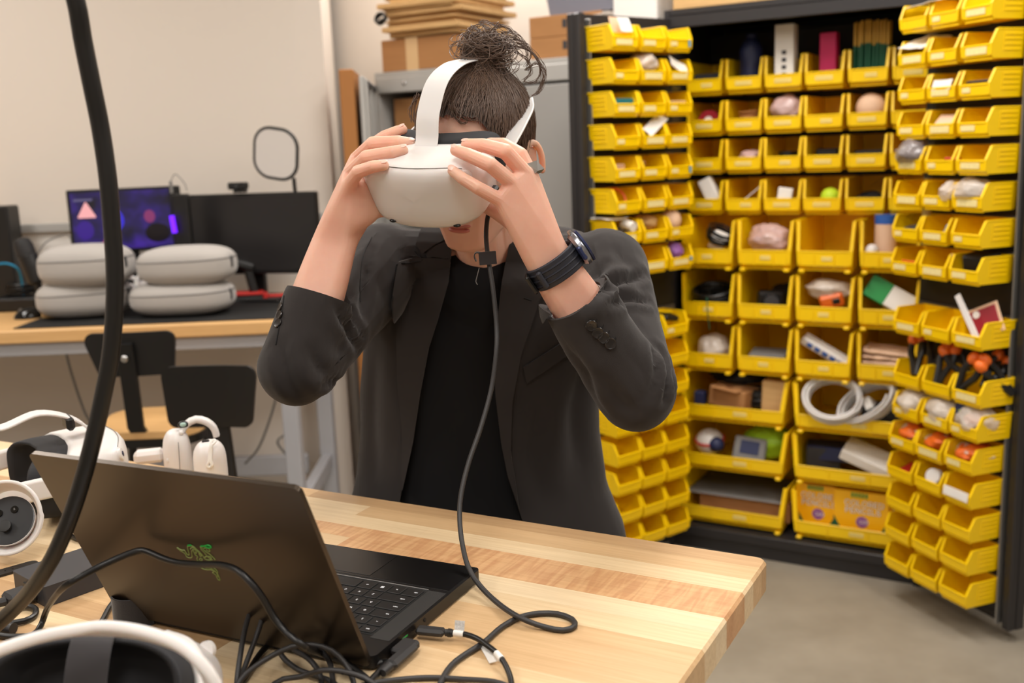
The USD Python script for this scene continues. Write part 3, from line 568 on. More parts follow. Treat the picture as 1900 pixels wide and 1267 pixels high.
solo('cable_tie_bundle', T(coil(.022, 5, .004, .02, 31), lk(-1.235, -.03, LH+.205), rx=1.1, rz=CY), 'black_plastic', 'black cable bundle hanging at the left end of the board pile', 'cable')
for i in range(2):
    b = thing('parts_box', ['lower', 'upper'][i] + ' tan carton with dark square marks on the locker beside the bin cabinet door', 'box', lk(-.43, .16, LH + .001 + .078*i), CY)
    part('body', cbox(.3, .28, .077, .002, (0, 0, .039)), 'cardboard', b)
    part('print_mark', cbox(.018, .001, .03, .0003, (-.0, -.1405, .045)), 'dark_grey', b); part('print_mark', cbox(.018, .001, .03, .0003, (.04, -.1405, .045)), 'dark_grey', b); part('print_mark', cbox(.018, .001, .03, .0003, (.1, -.1405, .045)), 'dark_grey', b)
tt = thing('storage_tote', 'grey blue plastic tote above the tan cartons', 'tote', lk(-.30, .17, LH + .158), CY)
part('body', hullpts([(sx*w, sy*d, z) for sx in (-1, 1) for sy in (-1, 1) for z, w, d in ((0, .2, .13), (.2, .23, .15))]), 'tote_plastic', tt); part('rim', bx(-.24, .24, -.16, .16, .2, .212, .003), 'tote_plastic', tt)
solo('white_carton', T(cbox(.17, .2, .32, .003), lk(-.145, .12, LH+.161), rz=CY), 'white_paper', 'plain white carton standing behind the top of the left bin door', 'box')
solo('film_wrap', T(blob(.09, .05, .02, 120), lk(-.3, .06, LH+.135), rz=CY), 'clear_bag', 'loose clear film lying behind the top of the left bin door', 'film')
inner = thing('carton', 'brown carton on the upper shelf inside the open locker', 'box', lk(-1.05, .2, 1.604), CY); part('body', cbox(.42, .3, .15, .003, (0, 0, .0755)), 'cardboard', inner)
inner2 = thing('carton', 'brown carton on the second shelf inside the open locker', 'box', lk(-1.05, .2, 1.419), CY); part('body', cbox(.45, .3, .12, .003, (0, 0, .0605)), 'brown_board', inner2)
inner3 = thing('carton', 'tall brown carton on the bottom of the open locker', 'box', lk(-1.03, .2, .099), CY); part('body', cbox(.48, .32, .42, .003, (0, 0, .211)), 'brown_board', inner3)
nb_ = thing('closed_cabinet', 'closed charcoal steel cabinet at the right edge beyond the open bin door', 'cabinet', cab(.9, 0), CY)
part('body', bx(.002, .95, .0, .6, .0, 1.99, .004), 'charcoal_steel', nb_); part('door_seam', bx(.47, .476, -.002, .001, .06, 1.95, .0005), 'dark_steel', nb_)
bxt = thing('amber_box', 'amber cardboard box on top of the bin cabinet', 'box', cab(.2, .02, CH+.001), CY); part('body', bx(-.2, .25, 0, .35, 0, .15, .003), 'pale_wood', bxt)
solo('paper_scrap', T(sheetm(.06, .03, .002, .01, 5), cab(.27, -.05, .0) + np.array([0, 0, .004]), rz=.3), 'white_paper', 'scrap of pale paper on the floor before the cabinet plinth', 'paper')

# ------------------------------------------------------------------ computer bench along the left wall
BZ = 1.007; BX0, BX1, BY = -2.75, -.715, 3.365
bench = thing('computer_bench', 'long wooden topped workbench with grey steel legs along the left wall', 'workbench', (0, 0, 0))
by1 = 4.08
part('worktop', bx(BX0, BX1, BY, by1, BZ-.044, BZ, .004), 'bench_wood', bench)
part('apron', bx(BX0+.02, BX1-.02, BY+.02, BY+.05, BZ-.09, BZ-.0445, .003), 'bench_steel', bench)
part('back_apron', bx(BX0+.02, BX1-.02, by1-.05, by1-.02, BZ-.09, BZ-.0445, .003), 'bench_steel', bench)
for x in (BX1-.045, BX0+.08):
    part('leg', bx(x-.027, x+.027, BY+.02, BY+.075, 0.002, BZ-.0905, .004), 'bench_steel', bench)
    part('leg', bx(x-.03, x+.03, by1-.08, by1-.02, 0.002, BZ-.0905, .004), 'bench_steel', bench)
    part('side_stringer', bx(x-.02, x+.02, BY+.076, by1-.081, .30, .36, .004), 'bench_steel', bench)
part('rear_stringer', bx(BX0+.12, BX1-.13, by1-.07, by1-.03, .27, .35, .004), 'bench_steel', bench)
part('floor_foot', bx(BX1-.08, BX1-.02, BY+.2, by1-.1, .0, .045, .006), 'mid_grey', bench)
bp = thing('splash_panel', 'low white laminate panel with a grey cable channel behind the computer bench', 'panel', (0, 0, 0))
part('panel', bx(BX0, BX1+.0, 4.081, 4.094, .97, 1.30, .002), 'white_paper', bp); part('cable_channel', bx(BX0, BX1, 4.06, 4.0805, 1.28, 1.315, .003), 'grey_steel', bp)
solo('desk_mat', bx(-1.66, -.70, 3.40, 3.99, BZ+.0005, BZ+.004, .001), 'black_matte', 'thin black desk mat on the computer bench under the fabric cases', 'desk mat')
# ------ fabric cases
def case(name, px0, px1, py0, py1, Y, rz, label, z=None, squash=.55):
    a = atY((px0+px1)/2, py1, Y); b = atY((px0+px1)/2, py0, Y); w = np.linalg.norm(atY(px1, py1, Y)-atY(px0, py1, Y)); h = b[2]-a[2]
    if z is None: z = a[2]
    x = thing(name, label, 'case', (a[0], Y, z), rz, 'grey fabric cases stacked on the computer bench')
    m = trimesh.creation.icosphere(4, 1.); v = np.array(m.vertices); v = np.sign(v)*np.abs(v)**.68
    ld = np.abs(v).max(0); v = v/ld*np.array([w/2, .115, h/2]); 
    m.vertices = v + np.array([0, 0, h/2]); part('shell', m, 'fabric_grey', x, smooth=True)
    u = np.linspace(0, 2*np.pi, 80, endpoint=False); e = .68
    zc = h*.66; k = np.sqrt(max(0, 1-(abs(zc/h*2-1))**(2/e)))**1
    k = (1-(abs(zc-h/2)/(h/2))**(2/e))**(e/2)
    ring = np.stack([np.sign(np.cos(u))*np.abs(np.cos(u))**e*w/2*k*1.002, np.sign(np.sin(u))*np.abs(np.sin(u))**e*.115*k*1.002, np.full_like(u, zc) + .004*np.cos(u)], 1)
    part('zip', sweep(ring, circ(.0022, 6), True), 'zip_grey', x)
    part('zip_pull', T(cbox(.016, .016, .04, .004), (w/2*k-.004, -.03, zc-.012)), 'dark_grey', x)
    return x
zA = BZ + .005
case('fabric_case', 80, 246, 524, 592, 3.62, .12, 'grey fabric case at the bottom of the left stack on the bench', zA)
case('fabric_case', 82, 250, 452, 531, 3.60, -.1, 'grey fabric case on top of the left stack, behind the hanging cable', None)
case('fabric_case', 250, 438, 526, 588, 3.58, 0, 'grey fabric case at the bottom of the right stack on the bench', zA)
case('fabric_case', 263, 440, 455, 527, 3.58, -.03, 'grey fabric case on top of the right stack before the dark monitor', None)
# ------ monitors
def quadbox(pa, pb, Y0, Y1, py_top, py_bot):
    a0, a1 = atY(pa, py_top, Y0), atY(pb, py_top, Y1); b0 = atY(pa, py_bot, Y0)
    d = a1-a0; return a0, math.atan2(d[1], d[0]), float(np.hypot(d[0], d[1])), (a0[2]+a1[2])/2, b0[2]
a0, rz, w, zt, zb = quadbox(333, 585, 3.92, 3.80, 362, 512)
zt = atY(459, 361, 3.86)[2]; zb = atY(459, 511, 3.86)[2]
mon = thing('monitor', 'wide dark monitor switched off on the bench, under the round key light', 'monitor', (a0[0], a0[1], BZ+.0045), rz)
part('housing', bx(0, w, 0, .03, zb-BZ, zt-BZ, .004), 'black_plastic', mon); part('screen', bx(.008, w-.008, -.0015, .001, zb-BZ+.014, zt-BZ-.008, .0005), 'screen_off', mon)
part('stand', cat([bx(w/2-.03, w/2+.03, .031, .055, .012, .3, .004)]), 'black_plastic', mon); part('foot', bx(w/2-.12, w/2+.12, -.06, .1, 0, .0115, .004), 'black_plastic', mon)
a0, rz, w, zt, zb = quadbox(121, 302, 3.86, 3.94, 352, 470)
zt = atY(210, 352, 3.9)[2]; zb = atY(210, 470, 3.9)[2]; w += .06
m2 = thing('monitor', 'monitor lit with a purple picture and a pink warning triangle', 'monitor', (a0[0], a0[1], BZ+.0045), rz)
part('housing', bx(0, w, 0, .03, zb-BZ, zt-BZ, .004), 'black_plastic', m2); part('screen', bx(.012, w-.04, -.0015, .001, zb-BZ+.012, zt-BZ-.01, .0005), 'screen_purple', m2)
part('stand', bx(w/2-.03, w/2+.03, .031, .05, .012, .3, .004), 'black_plastic', m2); part('foot', bx(w/2-.1, w/2+.1, -.02, .12, 0, .0115, .004), 'black_plastic', m2)
sx = lambda f: .012 + (w-.052)*f
tz = lambda f: zt-BZ-.01 - (zt-zb-.022)*f
tri = Polygon([(-.028, 0), (.028, 0), (0, .05)]).buffer(.004)
part('warning_triangle', T(extr(tri, .001), (sx(.15), -.0018, tz(.42)), rx=math.pi/2), 'screen_pink', m2)
part('caption', bx(sx(.03), sx(.22), -.0028, -.0018, tz(.15), tz(.11), .0003), 'screen_grey', m2)
for nm, f, g, s, mm in (('blue_glow', .42, .5, .035, 'screen_blue'), ('figure', .78, .46, .02, 'screen_pink2'), ('figure', .32, .93, .02, 'screen_pink2'), ('dark_shape', .85, .75, .045, 'screen_dark'), ('violet_shape', .12, .65, .03, 'screen_violet')):
    part(nm, T(sph(s, s=(1, .02, 1.2 if nm != 'dark_shape' else .8)), (sx(f), -.0018, tz(g))), mm, m2)
a = atY(316, 360, 3.78); lb = thing('light_bar', 'slim black bar lamp with a purple glowing tube between the monitors', 'lamp', (a[0]+.03, 3.78, BZ+.0045), -.1)
h = a[2]-BZ
part('post', bx(-.03, .03, 0, .03, .012, h-.006, .005), 'black_plastic', lb); part('foot', bx(-.05, .05, -.04, .07, 0, .0115, .004), 'black_plastic', lb)
t0, t1 = atY(319, 400, 3.76), atY(325, 432, 3.76); part('glow_tube', T(tube([t0 - (a[0]+.03, 3.78, BZ+.0045), t1 - (a[0]+.03, 3.78, BZ+.0045)], .009, 12), rz=.0), 'purple_glow', lb)
a = atY(318, 352, 3.79); solo('antenna_clip', cat([tube([a + (.0, 0, -.012), a + (-.0, 0, .03)], .006, 8), tube([a + (.0, 0, .03), a + (.02, 0, .055), a + (.05, 0, .02), a + (.055, 0, -.006)], .0018, 6)]), 'mid_grey', 'small grey clip with a thin wire on top of the bar lamp', 'clip')
a = atY(444, 358, 3.86); wc = thing('webcam', 'black webcam clipped on top of the dark monitor', 'webcam', a, rz*0 - .25)
part('body', cbox(.075, .03, .026, .005, (0, -.004, .026)), 'black_plastic', wc); part('clip', bx(-.02, .02, -.012, .03, .001, .012, .002), 'black_plastic', wc); part('lens', cyl(.007, .004, 14, (0, -.02, .026), 'y'), 'dark_grey', wc)
kc = atY(512, 285, 3.86); kl = thing('key_light', 'rounded square key light with a black rim above the dark monitor', 'lamp', (kc[0], kc[1], kc[2]), -.2)
pw = rpoly(.165, .178, .062, 10); 
k_tilt = .12
ringp = np.array(pw.exterior.coords)[:-1]; ringp = np.stack([ringp[:, 0]*math.cos(k_tilt) + ringp[:, 1]*math.sin(k_tilt)*.9, np.zeros(len(ringp)), ringp[:, 1] - .18*ringp[:, 0]], 1)
part('rim', sweep(ringp, circ(.0065, 8), True), 'black_plastic', kl, smooth=True)
fp = Polygon(ringp[:, [0, 2]]); part('panel', T(extr(fp, .008), (0, .004, 0), rx=math.pi/2), 'lamp_panel', kl)
st = atY(546, 330, 3.86) - kc; sb_ = atY(546, 358, 3.86) - kc
part('stem', tube([st + (0, .004, 0), sb_ + (0, .02, -.02), (sb_[0], .06, BZ + .02 - kc[2])], .007, 8), 'black_plastic', kl)
part('foot', T(cyl(.05, .012, 24), (sb_[0], .06, BZ + .0105 - kc[2])), 'black_plastic', kl)
# ------ headset stand, mouse, microphone and clutter
b0 = atZ(463, 556, BZ+.005); hsn = thing('joystick_stand', 'black and red stand with an angled arm beside the fabric cases', 'stand', (b0[0], b0[1], BZ+.0045), .1)
part('base', hullpts([(x, y, z) for z, w, d in ((0, .07, .05), (.02, .055, .04)) for x in (-w, w) for y in (-d, d)]), 'black_plastic', hsn); part('red_ring', bx(-.056, .056, -.045, .04, .0205, .032, .006), 'red', hsn)
part('red_corner', bx(-.075, -.058, -.06, -.02, .001, .03, .004), 'red', hsn); part('red_corner', bx(.058, .075, -.06, -.02, .001, .03, .004), 'red', hsn)
part('post', sweep(np.array([(.02, 0, .03), (.0, 0, .13)]), rrect(.03, .03, .006)), 'black_plastic', hsn); part('arm', sweep(np.array([(.02, 0, .12), (-.03, -.01, .14), (-.08, -.02, .145)]), rrect(.035, .03, .008)), 'black_plastic', hsn)
b0 = atZ(503, 556, BZ+.005); solo('red_box', bx(b0[0]-.02, b0[0]+.05, b0[1], b0[1]+.04, BZ+.0045, BZ+.022, .003), 'red', 'small flat red box at the right end of the bench', 'box')
b0 = atZ(50, 592, BZ); ms = thing('mouse', 'black computer mouse at the left end of the bench', 'mouse', (b0[0], b0[1]+.03, BZ+.0005), .4); part('shell', T(sph(1., sub=3, s=(.055, .035, .036)).slice_plane([0, 0, 0], [0, 0, 1], cap=True), (0, 0, 0)), 'black_gloss', ms); part('wheel', cyl(.006, .006, 14, (-.03, 0, .03), 'y'), 'mid_grey', ms)
b0 = atY(72, 525, 3.72); mt = atY(38, 443, 3.72); mic = thing('microphone', 'black desk microphone leaning on its stand at the left edge', 'microphone', (b0[0], 3.72, BZ+.0005))
ax_ = mt - b0; L_ = np.linalg.norm(ax_); q0 = b0 - (b0[0], 3.72, BZ+.0005)
part('body', sweep(np.array([q0 + ax_*t for t in (0, .04, .6, .62)]), circ(.034, 20), scale=[.7, 1., 1., .95]), 'black_plastic', mic)
part('grille', sweep(np.array([q0 + ax_*t for t in (.63, .85, .97, 1.02)]), circ(.033, 20), scale=[1., 1., .8, .3]), 'mic_mesh', mic)
part('stand', cat([tube([q0 + ax_*.1, q0*.5 + (.0, 0, .0), (0, 0, .012)], .012, 10)]), 'black_plastic', mic); part('base', cyl(.06, .012, 28, (0, 0, .006)), 'black_plastic', mic)
b0 = atZ(20, 585, BZ); dk = thing('dock', 'low black device with tangled leads at the left edge of the bench', 'device', (b0[0]-.03, b0[1]+.12, BZ+.0005), 0); part('body', bx(-.08, .09, -.04, .1, 0, .05, .006), 'black_plastic', dk); part('leads', cat([coil(.04, 5, .004, .04, 77, 1.3).apply_translation((.0, .05, .055))]), 'cable_black', dk)
a = atY(-6, 383, 3.9); solo('speaker_tower', bx(a[0]-.1, atY(12, 383, 3.9)[0], 3.9, 4.0, BZ+.0005, a[2], .006), 'black_plastic', 'tall black tower at the extreme left edge of the bench', 'speaker')
solo('blue_cable', tube([atY(-15, 492, 3.75), atY(12, 489, 3.78), atY(32, 498, 3.8), atY(40, 520, 3.85), atY(45, 560, 3.9)], .004, 8), 'sky_blue', 'bright blue cable beside the microphone', 'cable')
for i, pts in enumerate([[(66, 475, 3.95), (85, 450, 3.98), (110, 438, 4.0), (128, 437, 3.97), (135, 470, 3.95), (132, 556, 3.9)], [(75, 500, 3.9), (95, 512, 3.9), (120, 518, 3.88), (150, 556, 3.85)]]):
    solo('grey_cable', tube([atY(*q) for q in pts], .0028, 8), 'zip_grey', ['thin grey cable arching up beside the lit monitor', 'thin grey cable lying behind the left case stack'][i], 'cable')
b0 = atZ(90, 590, BZ+.005); solo('wood_block', T(cbox(.05, .03, .02, .003), (b0[0], b0[1]+.01, BZ+.0155), rz=.4), 'pale_wood', 'small pale wooden block in front of the left case stack', 'block')
b0 = atY(262, 552, 3.8)
for i, (x, y, r) in enumerate([(240, 532, .4), (268, 520, -.3)]):
    q = atY(x, y, 3.78); cc = thing('game_controller', ['left', 'right'][i] + ' white hand controller half hidden between the case stacks', 'controller', (q[0], 3.78, BZ+.005), r); part('handle', T(sph(1, sub=3, s=(.03, .03, .045)), (0, 0, .045+.01*i)), 'white_plastic', cc); part('ring', T(trimesh.creation.torus(.035, .008, 24, 10), (0, .0, .08+.015*i), rx=1.), 'white_plastic', cc)
for i, pts in enumerate([[(122, 652, 3.6), (135, 700, 3.7), (160, 770, 3.8), (185, 800, 3.85), (200, 850, 3.9)], [(512, 740, 3.7), (500, 780, 3.75), (480, 830, 3.8), (455, 860, 3.85)], [(530, 805, 3.9), (515, 820, 3.9), (532, 845, 3.95)]]):
    solo('hanging_cable', tube([atY(*q) for q in pts], .0045, 8), 'zip_grey', ['grey cable hanging under the bench, left of the first stool', 'grey cable hanging under the bench, right of the second stool', 'short grey cable beside the bench leg'][i], 'cable')
# ------ stools
def stool(name, label, loc, rz, bw, bh, zt, seat_z, lean, bolt):
    s = thing(name, label, 'stool', loc, rz, 'black backed stools before the computer bench')
    part('seat', T(extr(rpoly(.34, .32, .09, 8), .022), (0, .17, seat_z-.022)), 'bench_wood', s)
    part('seat_frame', T(extr(rpoly(.35, .33, .09, 8).difference(rpoly(.30, .28, .08, 8)), .024), (0, .17, seat_z-.048)), 'black_metal', s)
    for x in (-1, 1):
        for y in (-1, 1): part('leg', tube([(x*.12, .17 + y*.11, seat_z-.045), (x*.18, .17 + y*.165, .002)], .014, 10, .2), 'black_metal', s)
    for z in (.28,): part('foot_ring', sweep(np.array([(x*.162, .17 + y*.15, z) for x, y in ((-1, -1), (1, -1), (1, 1), (-1, 1))]), circ(.01, 8), True), 'black_metal', s)
    part('back_post', sweep(np.array([(0, .06, seat_z-.04), (0, .0, seat_z+.02), (0, -.015, zt-bh*.5), (0, -.02, zt-.03)]), rrect(.05, .018, .004), up=(1, 0, 0), scale=[1., 1., 1, .9] if bolt else [1.9, 1.7, 1.0, .9]), 'black_metal', s)
    poly = Polygon([(-bw/2, bh), (bw/2, bh), (bw/2-lean*.3, 0), (-bw/2+lean, 0)]).buffer(-.028).buffer(.028, quad_segs=6)
    b = extr(poly, .012); b = refine(b, .03); v = np.array(b.vertices); v[:, 2] += -.9*v[:, 0]**2; b.vertices = v
    part('backrest', T(b, (0, .006 if bolt else .010, zt-bh), rx=math.pi/2), 'black_metal', s)
    if bolt: part('bolt', T(sph(.011, s=(1, .5, 1)), (0, -.034, zt-bh*.55)), 'steel', s)
    else: part('bolt', T(sph(.008, s=(1, .5, 1)), (0, -.026, zt-bh*.55)), 'steel', s)
p1_ = atY(238, 660, 3.02); t1_ = atY(237, 617, 3.02)[2]
stool('stool', 'black backed stool with a visible bolt and wooden seat, farther from the camera', (p1_[0], 3.02, 0), .0, .285, .132, t1_, .735, .05, True)
p2_ = atY(398, 740, 2.75); t2_ = atY(396, 677, 2.75)[2]
stool('stool', 'black backed stool nearer the man, its plain panel facing the camera', (p2_[0], 2.75, 0), math.pi-.12, .272, .172, t2_, .64, .03, False)

# ------------------------------------------------------------------ butcher block workbench in front
TZ = H - .5391; TA = -.4962; TEND = np.array([.3227, 1.2629, 0])
wbench = thing('workbench', 'butcher block maple workbench in the foreground with rounded corners', 'workbench', (TEND[0], TEND[1], 0), TA)
TL, TD, TT = 1.83, .762, .043
r_ = .016; rr_ = .004
block = m3.Manifold.hull(m3.Manifold.compose([Manifold.cylinder(TT-2*rr_, r_, r_, 24).translate((x, y, TZ-TT+rr_)) for x in (-TL+r_, -r_) for y in (-TD+r_, -r_)] + [Manifold.cylinder(TT, r_-rr_*.8, r_-rr_*.8, 24).translate((x, y, TZ-TT)) for x in (-TL+r_, -r_) for y in (-TD+r_, -r_)]))
tones = [lin(228, 202, 162), lin(222, 191, 149), lin(211, 176, 132), lin(222, 186, 146), lin(232, 209, 172), lin(194, 158, 116)]
for i, t in enumerate(tones):
    c2 = tuple(np.array(t)*np.array([.74, .65, .54]))
    n = {'tc': ('texture_coordinate', {}), 'mp': ('mapping', dict(scale=(5., 150., 150.), location=(i*3.1, i*1.7, 0))), 'nz': ('noise_texture', dict(scale=1., detail=5., roughness=.65)), 'mp2': ('mapping', dict(scale=(1.6, 22, 22), location=(i*1.3, 0, 0))), 'n2': ('noise_texture', dict(scale=1., detail=2., distortion=1.5)),
         'rp': ('rgb_ramp', dict(ramp=[(.28, c2), (.62, t)])), 'r2': ('rgb_ramp', dict(ramp=[(.3, tuple(np.array(t)*.86)), (.7, t)])), 'mx': ('mix', dict(mix_type='multiply', fac=.45)), 'gm': ('mix', dict(mix_type='mix', fac=.5)),
         'p': ('principled_bsdf', dict(roughness=.42, specular_ior_level=.4, coat_weight=.06, coat_roughness=.3)), 'bp': ('bump', dict(strength=.12, distance=.0006))}
    l = [('tc.object', 'mp.vector'), ('mp.vector', 'nz.vector'), ('tc.object', 'mp2.vector'), ('mp2.vector', 'n2.vector'), ('nz.fac', 'rp.fac'), ('n2.fac', 'r2.fac'), ('rp.color', 'gm.color1'), ('r2.color', 'gm.color2'), ('nz.fac', 'bp.height'), ('bp.normal', 'p.normal')]
    if i == 3:   # curly figure across the grain
        n['mw'] = ('mapping', dict(scale=(120., 14., 14.), rotation=(0, 0, .2))); n['wv'] = ('noise_texture', dict(scale=1., detail=1.5, distortion=.6)); n['rw'] = ('rgb_ramp', dict(ramp=[(.38, lin(214, 170, 126)), (.62, lin(246, 226, 196))])); n['m2'] = ('mix', dict(mix_type='multiply', fac=.6))
        l += [('tc.object', 'mw.vector'), ('mw.vector', 'wv.vector'), ('wv.fac', 'rw.fac'), ('gm.color', 'm2.color1'), ('rw.color', 'm2.color2'), ('m2.color', 'p.base_color')]
    else: l += [('gm.color', 'p.base_color')]
    MATS['maple%d' % i] = usdkit.material(stage, '/World/Looks/maple%d' % i, n, l, surface='p.BSDF')
wr = random.Random(21); rows = 20; y = 0.
widths = [wr.uniform(.034, .042) for _ in range(rows)]; widths = [w*TD/sum(widths) for w in widths]
for i, w in enumerate(widths):
    x = 0.; y0, y1 = -(y+w), -y; y += w; last = -1
    while x < TL:
        ln = wr.uniform(.35, .95) if x > 0 else wr.uniform(.25, .8)
        if i == 3 and x == 0: ln = .7
        xe = min(TL, x+ln)
        if TL-xe < .15: xe = TL
        b = Manifold.cube((xe-x-.00012, w-.00012, TT+.01)).translate((-xe+.00006, y0+.00006, TZ-TT-.005)) ^ block
        tn = wr.choice([k for k in range(6) if k not in (last, 3)]); last = tn
        if i in (3, 4) and x == 0: tn = 3
        if i == 2 and x == 0: tn = 0
        part('stave', tm(b), 'maple%d' % tn, wbench, smooth=25)
        x = xe
part('apron', bx(-TL+.1, -.1, -.12, -.09, TZ-TT-.08, TZ-TT-.0005, .003), 'bench_steel', wbench); part('apron', bx(-TL+.1, -.1, -TD+.09, -TD+.12, TZ-TT-.08, TZ-TT-.0005, .003), 'bench_steel', wbench)
for x in (-TL+.16, -.16):
    for yy in (-.105, -TD+.105): part('leg', bx(x-.03, x+.03, yy-.03, yy+.03, 0, TZ-TT-.0815, .004), 'bench_steel', wbench)
# ------------------------------------------------------------------ laptop
LA = 1.1209; LID = 1.9686; LW, LDp, LB = .355, .247, .0165
LH0 = np.array([-.1579, 1.0039, TZ])
lt = thing('laptop', 'open black laptop, its dark lid with a green snake emblem toward the camera', 'laptop', LH0 + (0, 0, .0006), LA - math.pi/2)
part('base', extr(rpoly(LW, LDp, .008, 5), LB-.002, .002).apply_translation((-LW/2, LDp/2, 0)), 'laptop_black', lt, smooth=25)
for fx in (-.03, -LW+.03):
    for fy in (.03, LDp-.03): part('rubber_foot', cyl(.008, .002, 14, (fx, fy, .0010)), 'black_rubber', lt)
part('palm_rest', bx(-LW+.004, -.004, .172, LDp-.003, LB, LB+.0004, .0002), 'laptop_deck', lt)
part('trackpad', bx(-.247, -.12, .177, LDp-.004, LB+.0004, LB+.0008, .0003), 'laptop_pad', lt)
for x0, x1 in ((-.0285, -.004), (-LW+.004, -LW+.0265)): part('speaker_grille', bx(x0, x1, .036, .165, LB, LB+.0005, .0002), 'grille', lt)
part('keyboard_well', bx(-.328, -.0292, .042, .1655, LB, LB+.0003, .0001), 'black_matte', lt)
part('well_edge', bx(-.328, -.0292, .1655, .1669, LB, LB+.0009, .0003), 'mid_grey', lt)
U = .0197; KX = -.0305
krows = [(.0505, .012, [('esc', 1.)] + [('', 1.)]*13 + [('', 1.)]), (.0695, .0172, [('~', 1.), ('1', 1.)] + [(c, 1.) for c in '234567890-='] + [('', 2.)]),
         (.0897, .0172, [('tab', 1.5)] + [(c, 1.) for c in 'QWERTYUIOP[]'] + [('', 1.5)]), (.1099, .0172, [('caps', 1.75)] + [(c, 1.) for c in "ASDFGHJKL;'"] + [('', 2.25)]),
         (.1301, .0172, [('shift', 2.25)] + [(c, 1.) for c in 'ZXCVBNM,./'] + [('', 2.75)]), (.1508, .0188, [('ctrl', 1.2), ('fn', 1.), ('win', 1.1), ('alt', 1.1), ('', 5.6), ('', 1.), ('', 1.), ('', 1.), ('', 1.), ('', 1.)])]
for y, h, ks in krows:
    x = KX; tot = sum(w for _, w in ks); s = 15/tot if abs(tot-15) > .01 else 1.
    for t, w in ks:
        w = w*U*s; cx = x - w/2; x -= w
        k = part('key', cbox(w-.0022, h, .0014, .0005, (cx, y, LB+.0010)), 'key_black', lt)
        if t and cx > -.16:
            if t == 'win': g = cat([bx(i*.0022, i*.0022+.0019, j*.0022, j*.0022+.0019, 0, .0003, .0001) for i in range(2) for j in range(2)])
            else: g = meshkit.text_mesh(t, .0032 if len(t) == 1 else .0021, .0003)
            b = g.bounds; g.apply_translation((-(b[0][0]+b[1][0])/2, -(b[0][1]+b[1][1])/2, 0))
            part('legend', T(g, (cx if len(t) == 1 or t in ('win', 'fn', 'alt', 'esc') else cx + w*.2, y, LB+.00165), rz=math.pi), 'legend_white', k, smooth=False)
part('audio_jack', cyl(.0024, .002, 14, (-.0003, .106, .0105), 'x'), 'black_matte', lt)
part('usb_port', bx(-.001, .0004, .055, .069, .006, .0115, .0003), 'black_matte', lt); part('usb_tongue', bx(-.001, .0007, .0565, .0675, .0093, .0110, .0002), 'green_lit', lt)
# lid
ld = np.array([0, math.cos(LID), math.sin(LID)]); ln_ = np.array([0, -math.sin(LID), math.cos(LID)])   # along the lid, outward normal (towards the camera)
LL = .249
def lidframe(m): # mesh x, y(along lid), z(outward) -> laptop frame
    R = np.eye(4); R[:3, 0] = (1, 0, 0); R[:3, 1] = ld; R[:3, 2] = ln_; R[:3, 3] = (0, -.001, .0075)
    m = tm(m).copy(); m.apply_transform(R); return m
MI = np.diag([-1., 1, 1, 1])
part('lid', lidframe(extr(rpoly(LW, LL-.004, .007, 5), .0055).apply_translation((-LW/2, LL/2+.002, .0))), 'laptop_lid', lt, smooth=25)
part('screen', lidframe(bx(-LW+.006, -.006, .014, LL-.006, -.0008, -.0001, .0002)), 'screen_off', lt)
part('hinge', cyl(.0055, .24, 14, (-LW/2, .0055, LB+.0005), 'x'), 'laptop_black', lt)
rzL = LA - math.pi/2; cL, sL = math.cos(rzL), math.sin(rzL)
def toW(v): v = np.asarray(v, float); return np.array([cL*v[0]-sL*v[1], sL*v[0]+cL*v[1], v[2]]) + LH0 + (0, 0, .0006)
def dirW(v): return np.array([cL*v[0]-sL*v[1], sL*v[0]+cL*v[1], v[2]])
lid0 = toW((0, -.001, .0075)); lidn = dirW(ln_)
def atLid(x, y, off=.0): return atPl(x, y, lid0 + lidn*(.0055+off), lidn)
def W2L(p): p = np.asarray(p) - (LH0 + (0, 0, .0006)); return np.array([cL*p[0]+sL*p[1], -sL*p[0]+cL*p[1], p[2]])
LG = [[(255, 290), (330, 350), (400, 395), (480, 460), (520, 530), (610, 560), (660, 520), (648, 400), (690, 335), (700, 400), (740, 480), (800, 520), (785, 590), (830, 660), (880, 740)],
      [(260, 290), (360, 350), (420, 360), (460, 362), (500, 430), (545, 480), (582, 470), (560, 380), (540, 270), (600, 248), (690, 262), (760, 330), (860, 412), (930, 490), (1000, 590), (1100, 612), (1180, 600)],
      [(612, 330), (630, 300), (690, 290), (740, 350), (850, 430), (905, 500)], [(730, 420), (760, 400), (770, 440), (740, 440), (730, 420)], [(840, 450), (870, 430), (905, 480), (880, 520), (850, 490), (840, 450)],
      [(870, 270), (900, 340), (980, 420), (1040, 500), (1100, 560), (1190, 612)], [(900, 270), (960, 350), (1100, 450), (1200, 540), (1262, 612)], [(960, 310), (1040, 300), (1110, 330), (1112, 392), (1060, 372), (1020, 340)],
      [(960, 560), (1040, 520), (1140, 540), (1170, 600)], [(850, 600), (885, 565), (920, 600), (885, 636), (850, 600)], [(930, 660), (1060, 700), (1160, 760)],
      [(870, 800), (950, 850), (1060, 868), (1150, 870), (1230, 920), (1190, 945), (1270, 1000), (1320, 1100), (1372, 1150), (1370, 1080), (1320, 980), (1318, 920), (1250, 840), (1150, 802), (960, 800)], [(1000, 822), (1140, 830), (1240, 900), (1300, 960), (1340, 1060)]]
LT = [[(540, 240), (590, 228), (640, 236)], [(880, 258), (960, 256), (1010, 246), (1060, 228), (1130, 250), (1150, 290), (1090, 300), (1010, 275)]]
def logo(lines, r):
    ms = []
    for l in lines:
        p = np.array([W2L(atLid(310+x/14.07, 995+y/14.07, .0002)) for x, y in l]); ms.append(sweep(spline(p, .0012), circ(r, 5)))
    return cat(ms)
part('emblem', logo(LG, .0007), 'emblem_green', lt, label='pale green three headed snake emblem')
